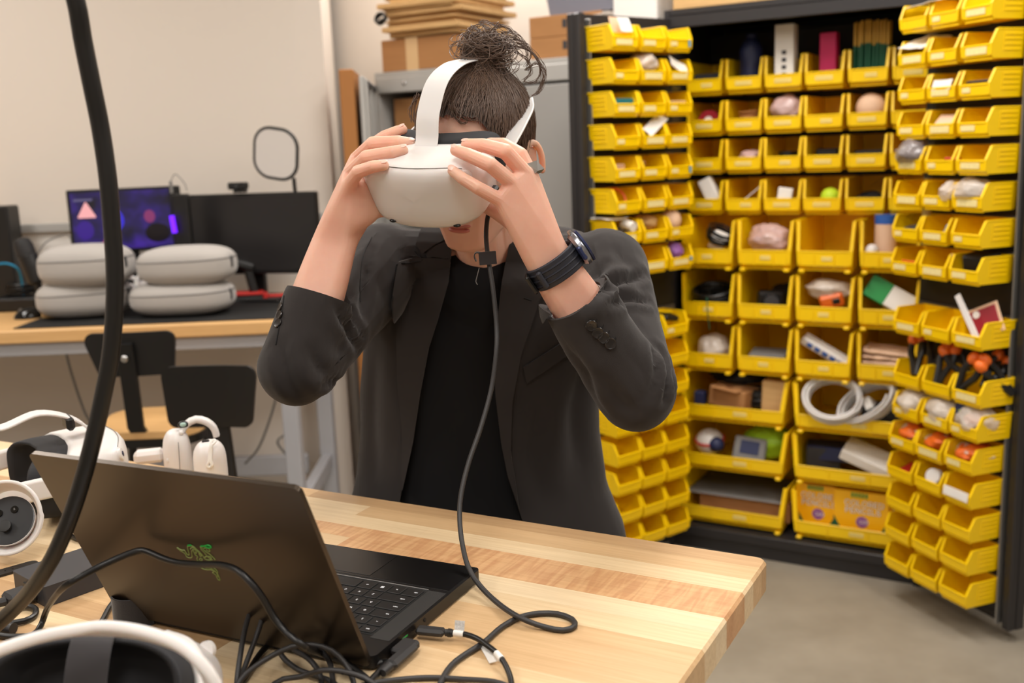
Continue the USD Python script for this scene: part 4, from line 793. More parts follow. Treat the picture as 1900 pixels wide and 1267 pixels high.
part('emblem_highlight', logo(LT, .0009), 'green_lit', lt, label='bright green tips of the emblem')
# power plug and data plug
pp = thing('power_plug', 'right angled black power plug in the laptop side', 'plug', toW((.0008, .039, .0)), rzL)
part('body', cat([cbox(.022, .03, .0105, .003, (.0112, 0.004, .0085)), cbox(.015, .05, .011, .004, (.0165, -.012, .0085))]), 'dark_plastic', pp); part('collar', sweep(np.array([(.0165, -.036, .0085), (.0165, -.05, .0075)]), circ(.0052, 12), scale=[1., .8]), 'dark_plastic', pp)
def lp(x, y, z): return toW((x, y, z))
CB = 'cable_black'
def tp_(x, y, h=.004): return atZ(x, y, TZ+h)
pts = [lp(.0165, -.048, .0078), tp_(718, 1228, .006), tp_(690, 1235, .0045), tp_(655, 1229, .0045), tp_(610, 1216, .006), tp_(560, 1197, .012), tp_(500, 1196, .006), tp_(452, 1262, .0045), tp_(430, 1300, .0045), tp_(440, 1370, .0045), tp_(520, 1420, .0045), tp_(640, 1430, .0045)]
solo('power_cable', tube(pts, .0036, 10), CB, 'black power cable running from the right angled plug behind the cable coils', 'cable', smooth=True)
UP0 = toW((.0008, .084, 0)); UPE = atZ(838, 1175, TZ+.009); rz2 = math.atan2(UPE[1]-UP0[1], UPE[0]-UP0[0])
ud = thing('data_plug', 'long black cable plug in the laptop side with a white tag behind it', 'plug', UP0, rz2)
part('body', cbox(.034, .0135, .0085, .003, (.018, 0, .0088)), 'dark_plastic', ud); part('strain_relief', sweep(np.array([(.0355, 0, .0088), (.044, 0, .0088)]), circ(.0042, 12)), 'dark_plastic', ud); part('cuff', cyl(.0048, .004, 14, (.0405, 0, .0088), 'x'), 'black_plastic', ud)
def up_(x, y, z): b = toW((.0008, .084, 0)); return b + np.array([math.cos(rz2)*x - math.sin(rz2)*y, math.sin(rz2)*x + math.cos(rz2)*y, z])
dc = [up_(.0435, 0, .0088), up_(.058, 0, .0088), tp_(884, 1184, .009), tp_(905, 1198, .011), tp_(926, 1216, .011), tp_(941, 1240, .008), tp_(949, 1268, .004), tp_(945, 1300, .004), tp_(900, 1370, .004), tp_(800, 1410, .004), tp_(660, 1425, .004)]
dcb = thing('data_cable', 'black data cable curving forward from the long plug, with white tags', 'cable')
part('cord', tube(dc, .0031, 10), CB, dcb, smooth=True)
part('tag', tube([up_(.045, 0, .0088), up_(.0565, 0, .0088)], .0036, 12), 'white_paper', dcb, label='white tag with faint dark print')
fl = sheetm(.0115, .014, .0006, .0008, 3); part('tag_flap', T(fl, up_(.0508, .0045, .0145), rz=rz2, rx=1.2), 'tag_paper', dcb)
a_, b_ = tp_(921, 1212, .011), tp_(931, 1223, .0105); part('flag_ring', tube([a_, b_], .0037, 12), 'white_paper', dcb)
fp3 = [tp_(886, 1192, .0015), tp_(897, 1188, .004), tp_(924, 1214, .009), tp_(928, 1226, .006), tp_(908, 1231, .0012)]
part('flag', hullpts([p + np.array([0, 0, dz]) for p in fp3 for dz in (0, .0008)]), 'white_paper', dcb, label='white paper flag on the cable')
# headset link cable: from the headset down to the bench, one loop
HC = [atY(909, 388, 1.47), atY(904, 408, 1.46), atY(902, 440, 1.44), atY(906, 480, 1.425), atY(914, 530, 1.41), atY(921, 600, 1.395), atY(921, 650, 1.38), atY(912, 720, 1.365), atY(893, 790, 1.34), atY(869, 860, 1.31), atY(855, 920, 1.285), atY(853, 965, 1.265), atY(858, 1010, 1.24), tp_(869, 1052, .026), tp_(890, 1086, .012), tp_(925, 1120, .007), tp_(965, 1146, .0095), tp_(1010, 1163, .004), tp_(1045, 1169, .0036), tp_(1066, 1162, .0036), tp_(1062, 1149, .0036), tp_(1035, 1139, .0036), tp_(1000, 1138, .0036), tp_(965, 1145, .0036), tp_(930, 1164, .0036), tp_(898, 1192, .0038), tp_(865, 1213, .0038), tp_(838, 1234, .0038), tp_(820, 1262, .0038), tp_(805, 1300, .0038), tp_(760, 1370, .004), tp_(680, 1410, .004)]
hcb = thing('headset_cable', 'long dark grey cable from the worn headset down to a loop on the workbench', 'cable')
part('cord', tube(HC, .0033, 10), 'cable_grey', hcb, smooth=True)
cl = atY(905, 478, 1.42)
part('strap_tab', T(cat([T(extr(rpoly(.0, .0, .0) if 0 else Polygon([(-.011, -.008), (.011, -.008), (.011, .008), (-.011, .008)]).buffer(.001), .0015), rx=math.pi/2)]), cl + (0, -.0048, 0), ry=-.05), 'strap_fabric', hcb, label='dark hook and loop tab round the cable')
u = np.linspace(-.4, math.pi*.8, 14); part('strap_loop', sweep(np.stack([cl[0] - .010 + .0085*np.cos(u + 1.4), cl[1] + .004 - 0*u, cl[2] - .002 + .0095*np.sin(u + .9)], 1), rrect(.015, .0014, .0004), up=(0, 1, 0)), 'strap_fabric', hcb)
part('loose_thread', tube([atY(889, 497, 1.42), atY(886, 510, 1.42), atY(883, 522, 1.42), atY(886, 528, 1.42)], .0006, 5, .003), 'zip_grey', hcb)
# cable over the lid
c4 = [tp_(-15, 1176, .005), tp_(20, 1181, .0045), tp_(60, 1178, .0045), tp_(76, 1160, .006), tp_(88, 1128, .03), atLid(112, 1095, .075), atLid(140, 1075, .07), atLid(175, 1056, .05), atLid(215, 1037, .03), atLid(255, 1022, .014), atLid(275, 1024, .012), atLid(300, 1035, .014), atLid(330, 1044, .016), atLid(370, 1047, .018), atLid(410, 1048, .022), atLid(440, 1058, .028), atLid(465, 1080, .034), atLid(487, 1108, .036), atLid(508, 1145, .04), atLid(533, 1175, .046), atLid(565, 1199, .05), tp_(600, 1214, .0125), tp_(640, 1229, .012), tp_(690, 1268, .0045), tp_(720, 1310, .0045), tp_(715, 1370, .0045), tp_(650, 1420, .0045)]
solo('braided_cable', tube(c4, .0036, 10), CB, 'thick black cable arching across the back of the laptop lid', 'cable', smooth=True)
coils = [([(440, 1300, .004), (440, 1262, .012), (446, 1215, .03), (455, 1165, .045), (468, 1128, .055), (484, 1112, .058), (490, 1122, .056), (484, 1155, .045), (470, 1195, .03), (456, 1232, .017), (446, 1262, .008), (440, 1300, .004)], 'tall narrow loop of black cable standing before the lid'),
         ([(560, 1420, .012), (450, 1380, .006), (428, 1315, .004), (446, 1262, .02), (490, 1225, .034), (540, 1200, .04), (580, 1196, .04), (615, 1206, .034), (640, 1230, .022), (655, 1262, .01), (655, 1310, .004), (620, 1400, .012)], 'wide arching loop of black cable at the front'),
         ([(520, 1211, .014), (530, 1225, .0105), (555, 1243, .008), (590, 1255, .006), (620, 1268, .004), (645, 1310, .004), (610, 1400, .016)], 'short low bend of black cable inside the wide loop'),
         ([(545, 1206, .02), (570, 1220, .022), (588, 1240, .016), (596, 1262, .008), (598, 1310, .004), (590, 1400, .012)], 'second inner arc of black cable'),
         ([(560, 1410, .018), (480, 1340, .006), (510, 1268, .012), (560, 1255, .014), (600, 1243, .026), (645, 1248, .022), (690, 1266, .012), (725, 1310, .006), (690, 1390, .01), (620, 1415, .016)], 'low broad arc of black cable along the bottom edge'),
         ([(596, 1208, .02), (610, 1225, .016), (616, 1248, .01), (618, 1310, .004), (605, 1400, .02)], 'steep short arc of black cable'),
         ([(590, 1390, .008), (610, 1310, .006), (660, 1276, .008), (720, 1263, .004), (790, 1257, .0036), (860, 1260, .004), (930, 1268, .008), (985, 1305, .004), (960, 1370, .004), (820, 1430, .004), (660, 1440, .006)], 'black cable lying flat toward the bottom edge')]
for p, l in coils: solo('coiled_cable', tube([tp_(*q) for q in p], .0029, 9), 'cable_grey', l, 'cable', 'cable coils at the front of the workbench', smooth=True)
# ------------------------------------------------------------------ thick drop cord hanging in front
cordp = [(60, -560, .93), (100, -260, .95), (128, -60, .96), (145, 20, .965), (153, 70, .97), (171, 160, .975), (187, 240, .98), (200, 330, .98), (208, 420, .98), (213, 500, .98), (212, 580, .98), (205, 660, .98), (190, 740, .98), (172, 820, .98), (153, 890, .985), (130, 960, .99), (100, 1030, 1.0), (65, 1085, 1.02), (25, 1130, 1.05), (-30, 1180, 1.06), (-90, 1235, 1.02)]
CT = atY(*cordp[0]); cordw = [np.array([CT[0]-.05, CT[1]-.02, CEIL]), np.array([CT[0]-.03, CT[1]-.01, .5*(CEIL+CT[2])])] + [atY(*q) for q in cordp] + [tp_(-200, 1290, .009), tp_(-330, 1380, .009), tp_(-420, 1520, .009), tp_(-420, 1700, .009)]
solo('drop_cord', tube(cordw, .0083, 14), CB, 'thick black power cord hanging from above at the left', 'cord', smooth=True)
# ------------------------------------------------------------------ power brick and its leads
fb = np.array([-.588, 1.196]); ud_ = np.array([.66, .75])/np.hypot(.66, .75); rb = math.atan2(ud_[1], ud_[0])
br_ = thing('power_brick', 'flat black laptop power brick on the workbench left of the lid', 'power brick', (fb[0], fb[1], TZ+.0006), rb)
part('body', extr(rpoly(.17, .088, .004, 4), .026).apply_translation((.085, .044, 0)), 'brick_black', br_, smooth=25); part('socket', bx(-.004, -.0005, .02, .05, .004, .022, .001), 'black_plastic', br_)
part('connector', cat([bx(-.034, -.0045, .018, .046, .004, .021, .004), sweep(np.array([(-.034, .032, .0125), (-.055, .034, .012)]), circ(.006, 10), scale=[1, .7])]), 'dark_plastic', br_)
solo('mains_lead', tube([tp_(-60, 1180, .006), tp_(-10, 1166, .006), tp_(15, 1157, .005), tp_(45, 1152, .0045), tp_(64, 1142, .0045), tp_(66, 1130, .005), tp_(52, 1124, .006), tp_(28, 1122, .008), tp_(0, 1118, .01), tp_(-30, 1120, .006)], .0036, 10), CB, 'black lead curling in front of the power brick', 'cable')
solo('lead_ferrite', tube([tp_(-30, 1158, .007), tp_(25, 1166, .007)], .0068, 12), 'dark_plastic', 'short dark ferrite bead on a lead at the left edge', 'bead')
solo('rear_lead', tube([tp_(122, 975, .006), tp_(120, 985, .005), tp_(130, 993, .0045), tp_(150, 1001, .0045), tp_(178, 1004, .006), tp_(230, 1010, .006)], .0036, 10), CB, 'black lead between the hanging cord and the lid edge', 'cable')
solo('front_lead', tube([tp_(184, 1160, .0045), tp_(192, 1148, .0045), tp_(204, 1126, .0045), tp_(222, 1106, .005), tp_(250, 1090, .005), tp_(290, 1082, .005)], .0036, 10), CB, 'black lead running under the lower left corner of the lid', 'cable')
wb0 = tp_(20, 1064, .0); wb = thing('watch_band', 'black rubber watch band end with small holes beside the power brick', 'watch band', (wb0[0]-.01, wb0[1], TZ+.0008), rb - .12)
b = extr(rpoly(.09, .021, .009, 6), .0028); b = refine(b, .012); v = np.array(b.vertices); v[:, 2] += .03*np.clip(-v[:, 0]-.005, 0, 1)**1.2; b.vertices = v
part('band', b, 'black_rubber', wb); 
for i in range(3): part('hole', cyl(.0012, .0006, 10, (.012 - i*.009, 0, .0031)), 'black_matte', wb)

# ------------------------------------------------------------------ headsets
def sec(a, b, nt=4.4, nb=3.4, k=56, nar=.0):
    t = np.linspace(0, 2*np.pi, k, endpoint=False); c, s = np.cos(t), np.sin(t); n = np.where(s > 0, nt, nb)
    x = a*np.sign(c)*np.abs(c)**(2/n); z = b*np.sign(s)*np.abs(s)**(2/n)
    x = x*(1 - nar*np.clip(-z/b, 0, 1)**1.5); return x, z
def loft(secs):
    """secs: list of (k x 3) rings; closed at both ends"""
    k = len(secs[0]); v = np.vstack(secs + [secs[0].mean(0)[None], secs[-1].mean(0)[None]]); f = []
    j = np.arange(k); j2 = (j+1) % k
    for i in range(len(secs)-1): f += [np.stack([i*k+j, i*k+j2, (i+1)*k+j2], 1), np.stack([i*k+j, (i+1)*k+j2, (i+1)*k+j], 1)]
    n = len(v); f += [np.stack([np.full(k, n-2), j2, j], 1), np.stack([np.full(k, n-1), (len(secs)-1)*k+j, (len(secs)-1)*k+j2], 1)]
    m = trimesh.Trimesh(v, np.vstack(f), process=False)
    if m.volume < 0: m.invert()
    return m
NT = [4.4, 3.4]
def ringat(s, y, a=.0958, b=.051, dz=0., bend=0.):
    x, z = sec(a*s, b*s, NT[0], NT[1]); yy = np.full_like(x, y) + bend*(x/.0958)**2; return np.stack([x, yy, z+dz], 1)
def shell_mesh():
    bd = .022
    S = [(.02, -.060), (.35, -.0598), (.62, -.0588), (.80, -.0568), (.90, -.0535), (.96, -.049), (.99, -.043), (1., -.036), (1.0, -.010), (.985, .012), (.95, .020), (.86, .017), (.5, .004), (.1, 0.)]
    return loft([ringat(s, y, bend=bd if s > .3 else 0) if 0 else ringat(s, y, bend=bd*1.0) for s, y in S])
def interface_mesh():
    bd = .022
    o = [ringat(.93, .0195, bend=bd), ringat(.93, .04, bend=.03), ringat(.90, .056, bend=.036), ringat(.86, .060, bend=.038), ringat(.80, .056, bend=.036), ringat(.78, .024, bend=bd), ringat(.05, .022, bend=0)]
    return loft(o)
def headset(name, label, M, group=None, extra=None):
    h = thing(name, label, 'headset', mat=M, group=group)
    part('front_shell', shell_mesh(), 'white_plastic', h, smooth=True)
    part('facial_interface', interface_mesh(), 'foam_black', h, smooth=True)
    for sx_ in (-1, 1): part('lens', T(lathe([(0, .001), (.02, .0), (.022, -.003), (.026, -.004), (.026, -.006), (0, -.006)]), (sx_*.032, .028, 0), rx=-math.pi/2), 'black_gloss', h)
    xs = np.linspace(-.088, .088, 40); r = ringat(.965, -.048, bend=.022); top = r[(r[:, 2] > .044)]; top = top[np.argsort(top[:, 0])]
    part('seam', sweep(spline(top + (0, -.0006, .0004), .004), circ(.0006, 5)), 'seam_grey', h)
    SHELLV = shell_mesh()
    for cx, cz, s in ((.080, .036, 1.), (-.080, .036, 1.)):
        nrm = np.array([np.sign(cx)*.4, -.85, .2]); nrm /= np.linalg.norm(nrm); sv = np.array(SHELLV.vertices); kk = np.argmin((sv[:, 0]-cx)**2 + (sv[:, 2]-cz)**2 + (sv[:, 1] > -.02)*1.); p = sv[kk] + nrm*.0006
        zc = trimesh.geometry.align_vectors([0, 0, 1], nrm); zc[:3, 3] = p
        part('camera_bezel', lathe([(0, -.004), (.0085, -.004), (.0085, .0005), (.006, .0012), (0, .0012)], 20).apply_transform(zc), 'white_gloss', h); part('camera', lathe([(0, 0), (.0042, 0), (.0036, .002), (0, .0026)], 16).apply_transform(zc), 'camera_lens', h)
    for cx in (-.05, .052): part('tracking_window', T(sph(1., s=(.006, .0035, .0025)), tuple(sv[np.argmin((sv[:, 0]-cx)**2 + (sv[:, 2]+.0405)**2 + (sv[:, 1] > -.02)*1.)])), 'black_gloss', h)
    if extra: extra(h)
    return h
def strapband(path, w, t, up=None, n=3): return sweep(spline(path, .008), rrect(w, t, t*.45, n), up=up)
# left headset behind the laptop
def RzM(loc, rz=0, rx=0, ry=0):
    M = trimesh.transformations.rotation_matrix(rz, [0, 0, 1]) @ trimesh.transformations.rotation_matrix(rx, [1, 0, 0]) @ trimesh.transformations.rotation_matrix(ry, [0, 1, 0]); M[:3, 3] = loc; return M
def ex_left(h):
    for s in (-1, 1):
        part('side_arm', sweep(spline([(s*.094, -.005, .012), (s*.099, .03, .013), (s*.098, .08, .012), (s*.09, .13, .008)], .008), rrect(.030, .011, .005, 4), up=(0, 0, 1)), 'white_plastic', h, smooth=40)
    part('top_strap', strapband([(0, -.02, .052), (0, .005, .078), (0, .05, .094), (0, .10, .082), (0, .14, .088), (0, .19, .082), (0, .22, .05)], .03, .004, up=(1, 0, 0)), 'white_plastic', h, smooth=40)
    part('strap_buckle', cbox(.036, .012, .02, .004, (0, .012, .074)), 'black_plastic', h)
    part('rear_cradle', strapband([(-.09, .12, .008), (-.07, .18, .002), (0, .215, -.002), (.07, .18, .002), (.09, .12, .008)], .05, .012, up=(0, 0, 1)), 'white_plastic', h, smooth=40)
lh = atY(158, 902, 1.585)
headset('vr_headset', 'white headset with a wavy strap on the workbench behind the laptop lid', RzM((lh[0], 1.585, TZ+.0575), math.radians(124), 0, 0) @ np.diag([1.09, 1.09, 1.09, 1.]), extra=ex_left)
# near headset at the lower left corner, seen from its face side
def ex_near(h):
    for s in (-1, 1):
        part('side_arm', sweep(spline([(s*.05, .025, .046), (s*.075, .042, .038), (s*.09, .052, .02), (s*.097, .06, -.005), (s*.096, .08, -.03)], .006), rrect(.013, .012, .004, 4)), 'white_plastic', h, smooth=40)
        part('hinge', cyl(.012, .012, 20, (s*.099, .066, -.012), 'x'), 'white_gloss', h)
    ap = [(-60, 1240), (0, 1206), (90, 1178), (180, 1166), (260, 1173), (330, 1196), (372, 1230), (394, 1266), (402, 1310)]; iv = np.linalg.inv(NHM)
    wp = [(iv @ np.append(atY(x, y, .80 - .00025*abs(x-170)), 1.))[:3] for x, y in ap]; cdir = iv[:3, :3] @ np.array([0, -.75, .66])
    part('strap_arc', sweep(spline(np.array(wp), .006), rrect(.010, .018, .004, 4), up=tuple(np.cross(np.gradient(np.array(wp), axis=0)[4], cdir))), 'white_plastic', h, smooth=40)
    part('fabric_strap', strapband([(0, .015, .0515), (0, .04, .052), (0, .064, .046), (.0, .072, .02), (0, .07, -.02), (0, .06, -.06)], .036, .002, up=(1, 0, 0)), 'strap_fabric', h, smooth=40)
    part('rear_cradle', strapband([(-.095, .078, -.03), (-.07, .12, -.055), (0, .14, -.062), (.07, .12, -.055), (.095, .078, -.03)], .03, .01, up=(0, 0, 1)), 'white_plastic', h, smooth=40)
nh = atY(186, 1277, .845)
NHM = RzM((nh[0], .87, nh[2]-.016), math.radians(183), math.radians(27), math.radians(-3)); NT[:] = [2.5, 2.6]
headset('vr_headset', 'white and black headset at the lower left corner, seen from its padded face side', NHM, extra=ex_near); NT[:] = [4.4, 3.4]
lo = tp_(256, 1156, .0); lpth = np.array([(-.022, .012), (-.026, -.004), (-.012, -.016), (.012, -.014), (.024, .004), (.016, .018), (-.004, .022)])
lpm = sweep(spline(np.c_[lpth, np.full(7, .018)], .004), rrect(.036, .0022, .0008), up=(0, 0, 1)); 
solo('strap_loop', T(lpm, (lo[0], lo[1], TZ+.0008)), 'strap_fabric', 'dark fabric strap loop standing on the workbench behind the near headset', 'strap')
# touch controller at the left edge
tc0 = atY(16, 966, 1.36)
M = RzM((tc0[0], 1.36, tc0[2]), math.radians(16), math.radians(52), math.radians(-8)) @ np.diag([.98, .98, .98, 1.])
tc = thing('touch_controller', 'white ringed hand controller with a black button face at the left edge', 'controller', mat=M)
u = np.linspace(0, 2*np.pi, 56, endpoint=False)
part('tracking_ring', sweep(np.stack([.043*np.cos(u), .043*np.sin(u) + .004, .002 + .014*np.sin(u)], 1), rrect(.0055, .030, .0026, 4), True, up=None), 'white_plastic', tc, smooth=40)
part('body', T(lathe([(0, -.034), (.02, -.03), (.032, -.014), (.036, -.003), (.0362, .001), (0, .001)], 40), (0, 0, 0), rx=0), 'white_plastic', tc, smooth=40)
part('face_plate', T(lathe([(0, -.002), (.0355, -.002), (.0355, .0014), (.034, .0022), (0, .0026)], 40), (0, 0, 0)), 'face_black', tc)
part('handle', sweep(np.array([(-.004, -.005, -.02), (-.008, -.012, -.06), (-.01, -.006, -.1)])*(1, 1, .42), circ(.016, 16), scale=[1, 1, .8]), 'white_plastic', tc)
for i, (x, y) in enumerate(((-.012, .012), (.009, .014))):
    k = part('button', T(lathe([(0, 0), (.0055, 0), (.0052, .0022), (0, .0026)], 20), (x, y, .002)), 'black_gloss', tc)
part('thumbstick', T(lathe([(0, 0), (.007, 0), (.0068, .003), (.0088, .006), (.0085, .0085), (.006, .0092), (0, .0088)], 24), (-.002, -.01, .002)), 'black_rubber', tc)
part('button_mark', T(cat([T(meshkit.text_mesh('A', .003, .0002), (-.0131, .0106, .0046)), T(meshkit.text_mesh('B', .003, .0002), (.0079, .0126, .0046))]), (0, 0, 0)), 'mid_grey', tc, smooth=False)
# the two upright pods
def pod(name, label, px0, px1, ytop, Y, rz, fn):
    a = atY((px0+px1)/2, ytop, Y); w = np.linalg.norm(atY(px1, ytop, Y)-atY(px0, ytop, Y)); h = a[2]-TZ-.001
    x = thing(name, label, 'controller', (a[0], Y, TZ+.001), rz); hw = w/2
    pr = [(0, 0), (.9, .0), (1., .04), (1., .45), (.97, .62), (.88, .78), (.68, .91), (.4, .98), (0, 1.)]
    m = lathe([(r*hw, z*h) for r, z in spline(np.array(pr), .08)], 36); m.apply_scale((1, 1.25, 1)); part('grip', m, 'white_plastic', x, smooth=50)
    fn(x, hw, h); return x
def f1(x, w, h):
    ss = np.array([(w*.1*math.sin(t*2.2) + w*.12, -math.sqrt(max(0, 1 - (np.clip((t-.45)/.55, 0, 1))**2.2))*w*1.25 - .0002, h*t) for t in np.linspace(.02, .985, 30)]); part('seam', sweep(ss, circ(.0006, 5)), 'seam_grey', x)
    part('button', T(sph(1, s=(.0035, .0015, .0042)), (-w*.62, -w*1.0, h*.36)), 'white_gloss', x)
    part('strap_arch', strapband([(w*.45, .0, h*.92), (w*.8, .004, h*1.07), (w*1.5, .006, h*1.16), (w*2.25, .006, h*1.08), (w*2.7, .006, h*.92), (w*2.85, .006, h*.72)], .022, .011, up=(0, 1, 0)), 'white_plastic', x, smooth=40)
    c = part('strap_clip', T(sph(1, s=(.0095, .006, .007)), (w*.62, -.004, h*1.10)), 'black_plastic', x); part('clip_dot', T(sph(1, s=(.0055, .003, .004)), (w*.62, -.0085, h*1.112)), 'clip_mint', c)
    part('side_piece', T(cbox(.05, .03, .022, .006), (-w-.024, .01, .03)), 'white_plastic', x)
    part('bumper', T(sph(.0045), (w*.45, -w*.6, h*.95)), 'white_gloss', x)
def f2(x, w, h):
    lo_ = [(w*.42, -w*1.0, h*.98), (w*.62, -w*.8, h*1.06), (w*.45, -w*.7, h*1.09), (w*.3, -w*1.0, h*.9), (w*.22, -w*1.28, h*.6), (w*.1, -w*1.32, h*.5), (w*.25, -w*1.33, h*.44), (w*.4, -w*1.33, h*.5), (w*.34, -w*1.28, h*.62), (w*.36, -w*1.1, h*.82), (w*.42, -w*1.0, h*.98)]
    part('lanyard', sweep(spline(np.array(lo_), .002), circ(.0019, 6)), 'white_paper', x, smooth=True, label='white lanyard cord loop')
    part('lanyard', sweep(spline(np.array(lo_)*(.9, 1.03, 1.) + (-.001, 0, -.001), .002), circ(.0013, 6)), 'white_paper', x, smooth=True)
    part('cord_stop', cbox(.012, .008, .006, .0015, (-w*.12, -.004, h*.99)), 'black_plastic', x)
pod('grip_controller', 'white upright controller grip with a strap arch, left of the pair behind the lid', 299, 350, 796, 1.74, .25, f1)
pod('grip_controller', 'white upright controller grip with a lanyard loop, right of the pair behind the lid', 356, 416, 817, 1.70, .1, f2)
# ------------------------------------------------------------------ the man
man = thing('person', 'man in a dark blazer with a hair bun, both hands lifting a white headset', 'person', (0, 0, 0))
def S(p, r, n=18, s=None):
    m = Manifold.sphere(r, n)
    if s is not None: m = m.scale(s)
    return m.translate(tuple(float(v) for v in p))
def bone(p, q, r1, r2, n=18): return m3.Manifold.batch_hull([S(p, r1, n), S(q, r2, n)])
def chain(js, rs, n=18): return Manifold.batch_boolean([bone(js[i], js[i+1], rs[i], rs[i+1], n) for i in range(len(js)-1)], m3.OpType.Add)
def U(ms): return Manifold.batch_boolean(list(ms), m3.OpType.Add)
def smooth_(m, l, it=12, lam=.5):
    t = tm(m.refine_to_length(l)); t.merge_vertices(); trimesh.smoothing.filter_taubin(t, lamb=lam, nu=lam+.03, iterations=it); return t
J = lambda x, y, Y: atY(x, y, Y)
def rayhit(mesh, x, y):
    d = ray(x, y); v = np.array(mesh.vertices); f = np.array(mesh.faces); a, b, c = v[f[:, 0]], v[f[:, 1]], v[f[:, 2]]
    e1, e2 = b-a, c-a; h = np.cross(d, e2); det = (e1*h).sum(1); ok = np.abs(det) > 1e-12; inv = 1/np.where(ok, det, 1)
    s = EYE-a; u = (s*h).sum(1)*inv; q = np.cross(s, e1); w = (q @ d)*inv; t = (e2*q).sum(1)*inv
    ok &= (u >= 0) & (w >= 0) & (u+w <= 1) & (t > .1)
    if not ok.any(): return None
    i = np.where(ok)[0][np.argmin(t[ok])]; n = np.cross(e1[i], e2[i]); n /= np.linalg.norm(n)
    return EYE + d*t[i], n if n @ d < 0 else -n
# head frame
HC0 = J(882, 290, 1.575)
HM = trimesh.transformations.rotation_matrix(math.radians(-24), [0, 0, 1]) @ trimesh.transformations.rotation_matrix(math.radians(24), [1, 0, 0]) @ trimesh.transformations.rotation_matrix(math.radians(4), [0, 1, 0]); HM[:3, 3] = HC0
def hw(p): p = np.atleast_2d(p); return (np.c_[p, np.ones(len(p))] @ HM.T)[:, :3]
def hm(m): m = tm(m).copy(); m.apply_transform(HM); return m
# ---- head and neck
cran = S((0, .012, .03), 1., 40, (.0755, .0965, .0885))
jaw = m3.Manifold.batch_hull([S((0, -.078, -.102), .017), S((.02, -.076, -.103), .014), S((-.02, -.076, -.103), .014), S((.052, -.018, -.068), .017), S((-.052, -.018, -.068), .017), S((.055, -.052, -.008), .017), S((-.055, -.052, -.008), .017), S((.04, -.068, .034), .02), S((-.04, -.068, .034), .02), S((0, -.082, -.05), .012), S((.055, .0, .0), .018), S((-.055, .0, .0), .018)])
nose = m3.Manifold.batch_hull([S((0, -.09, .012), .006), S((0, -.112, -.028), .009), S((.013, -.096, -.034), .006), S((-.013, -.096, -.034), .006)])
lipb = U([S((0, -.091, -.0655), 1., 16, (.022, .008, .006)), S((0, -.090, -.0745), 1., 16, (.018, .008, .006))])
headm = smooth_(U([cran, jaw, nose, lipb]), .007, 10)
def ear(s):
    u = np.linspace(-.5, 4.6, 22); rim = np.stack([s*(.0835 + .007*np.cos(u)) + 0*u, .014 + .0155*np.cos(u), -.018 + .030*np.sin(u)], 1)
    e = [tm(U([bone(rim[i], rim[i+1], .0042, .0042, 10) for i in range(len(rim)-1)]))]
    e.append(tm(m3.Manifold.batch_hull([S((s*.073, .0, .004), .005), S((s*.082, .024, .0), .004), S((s*.073, .002, -.036), .005), S((s*.082, .02, -.028), .004)])))
    e.append(tm(U([bone((s*.080, .0, -.044), (s*.080, .008, -.048), .006, .0055, 12), m3.Manifold.batch_hull([S((s*.076, .006, .002), .004), S((s*.079, .022, -.004), .0035), S((s*.077, .004, -.034), .004), S((s*.079, .018, -.03), .0035)])])))
    e = smooth_(U([mf(x) for x in e]), .003, 6); c = np.array([s*.076, .004, -.018]); e.vertices = (np.array(e.vertices)-c)*1.16 + c; return e
nb0, nb1 = J(905, 500, 1.665), hw([(0, .012, -.06)])[0]
neckm = smooth_(U([bone(nb1, nb0, .054, .062, 24), bone(hw([(0, -.03, -.075)])[0], J(900, 480, 1.64), .036, .05, 24)]), .012, 8)
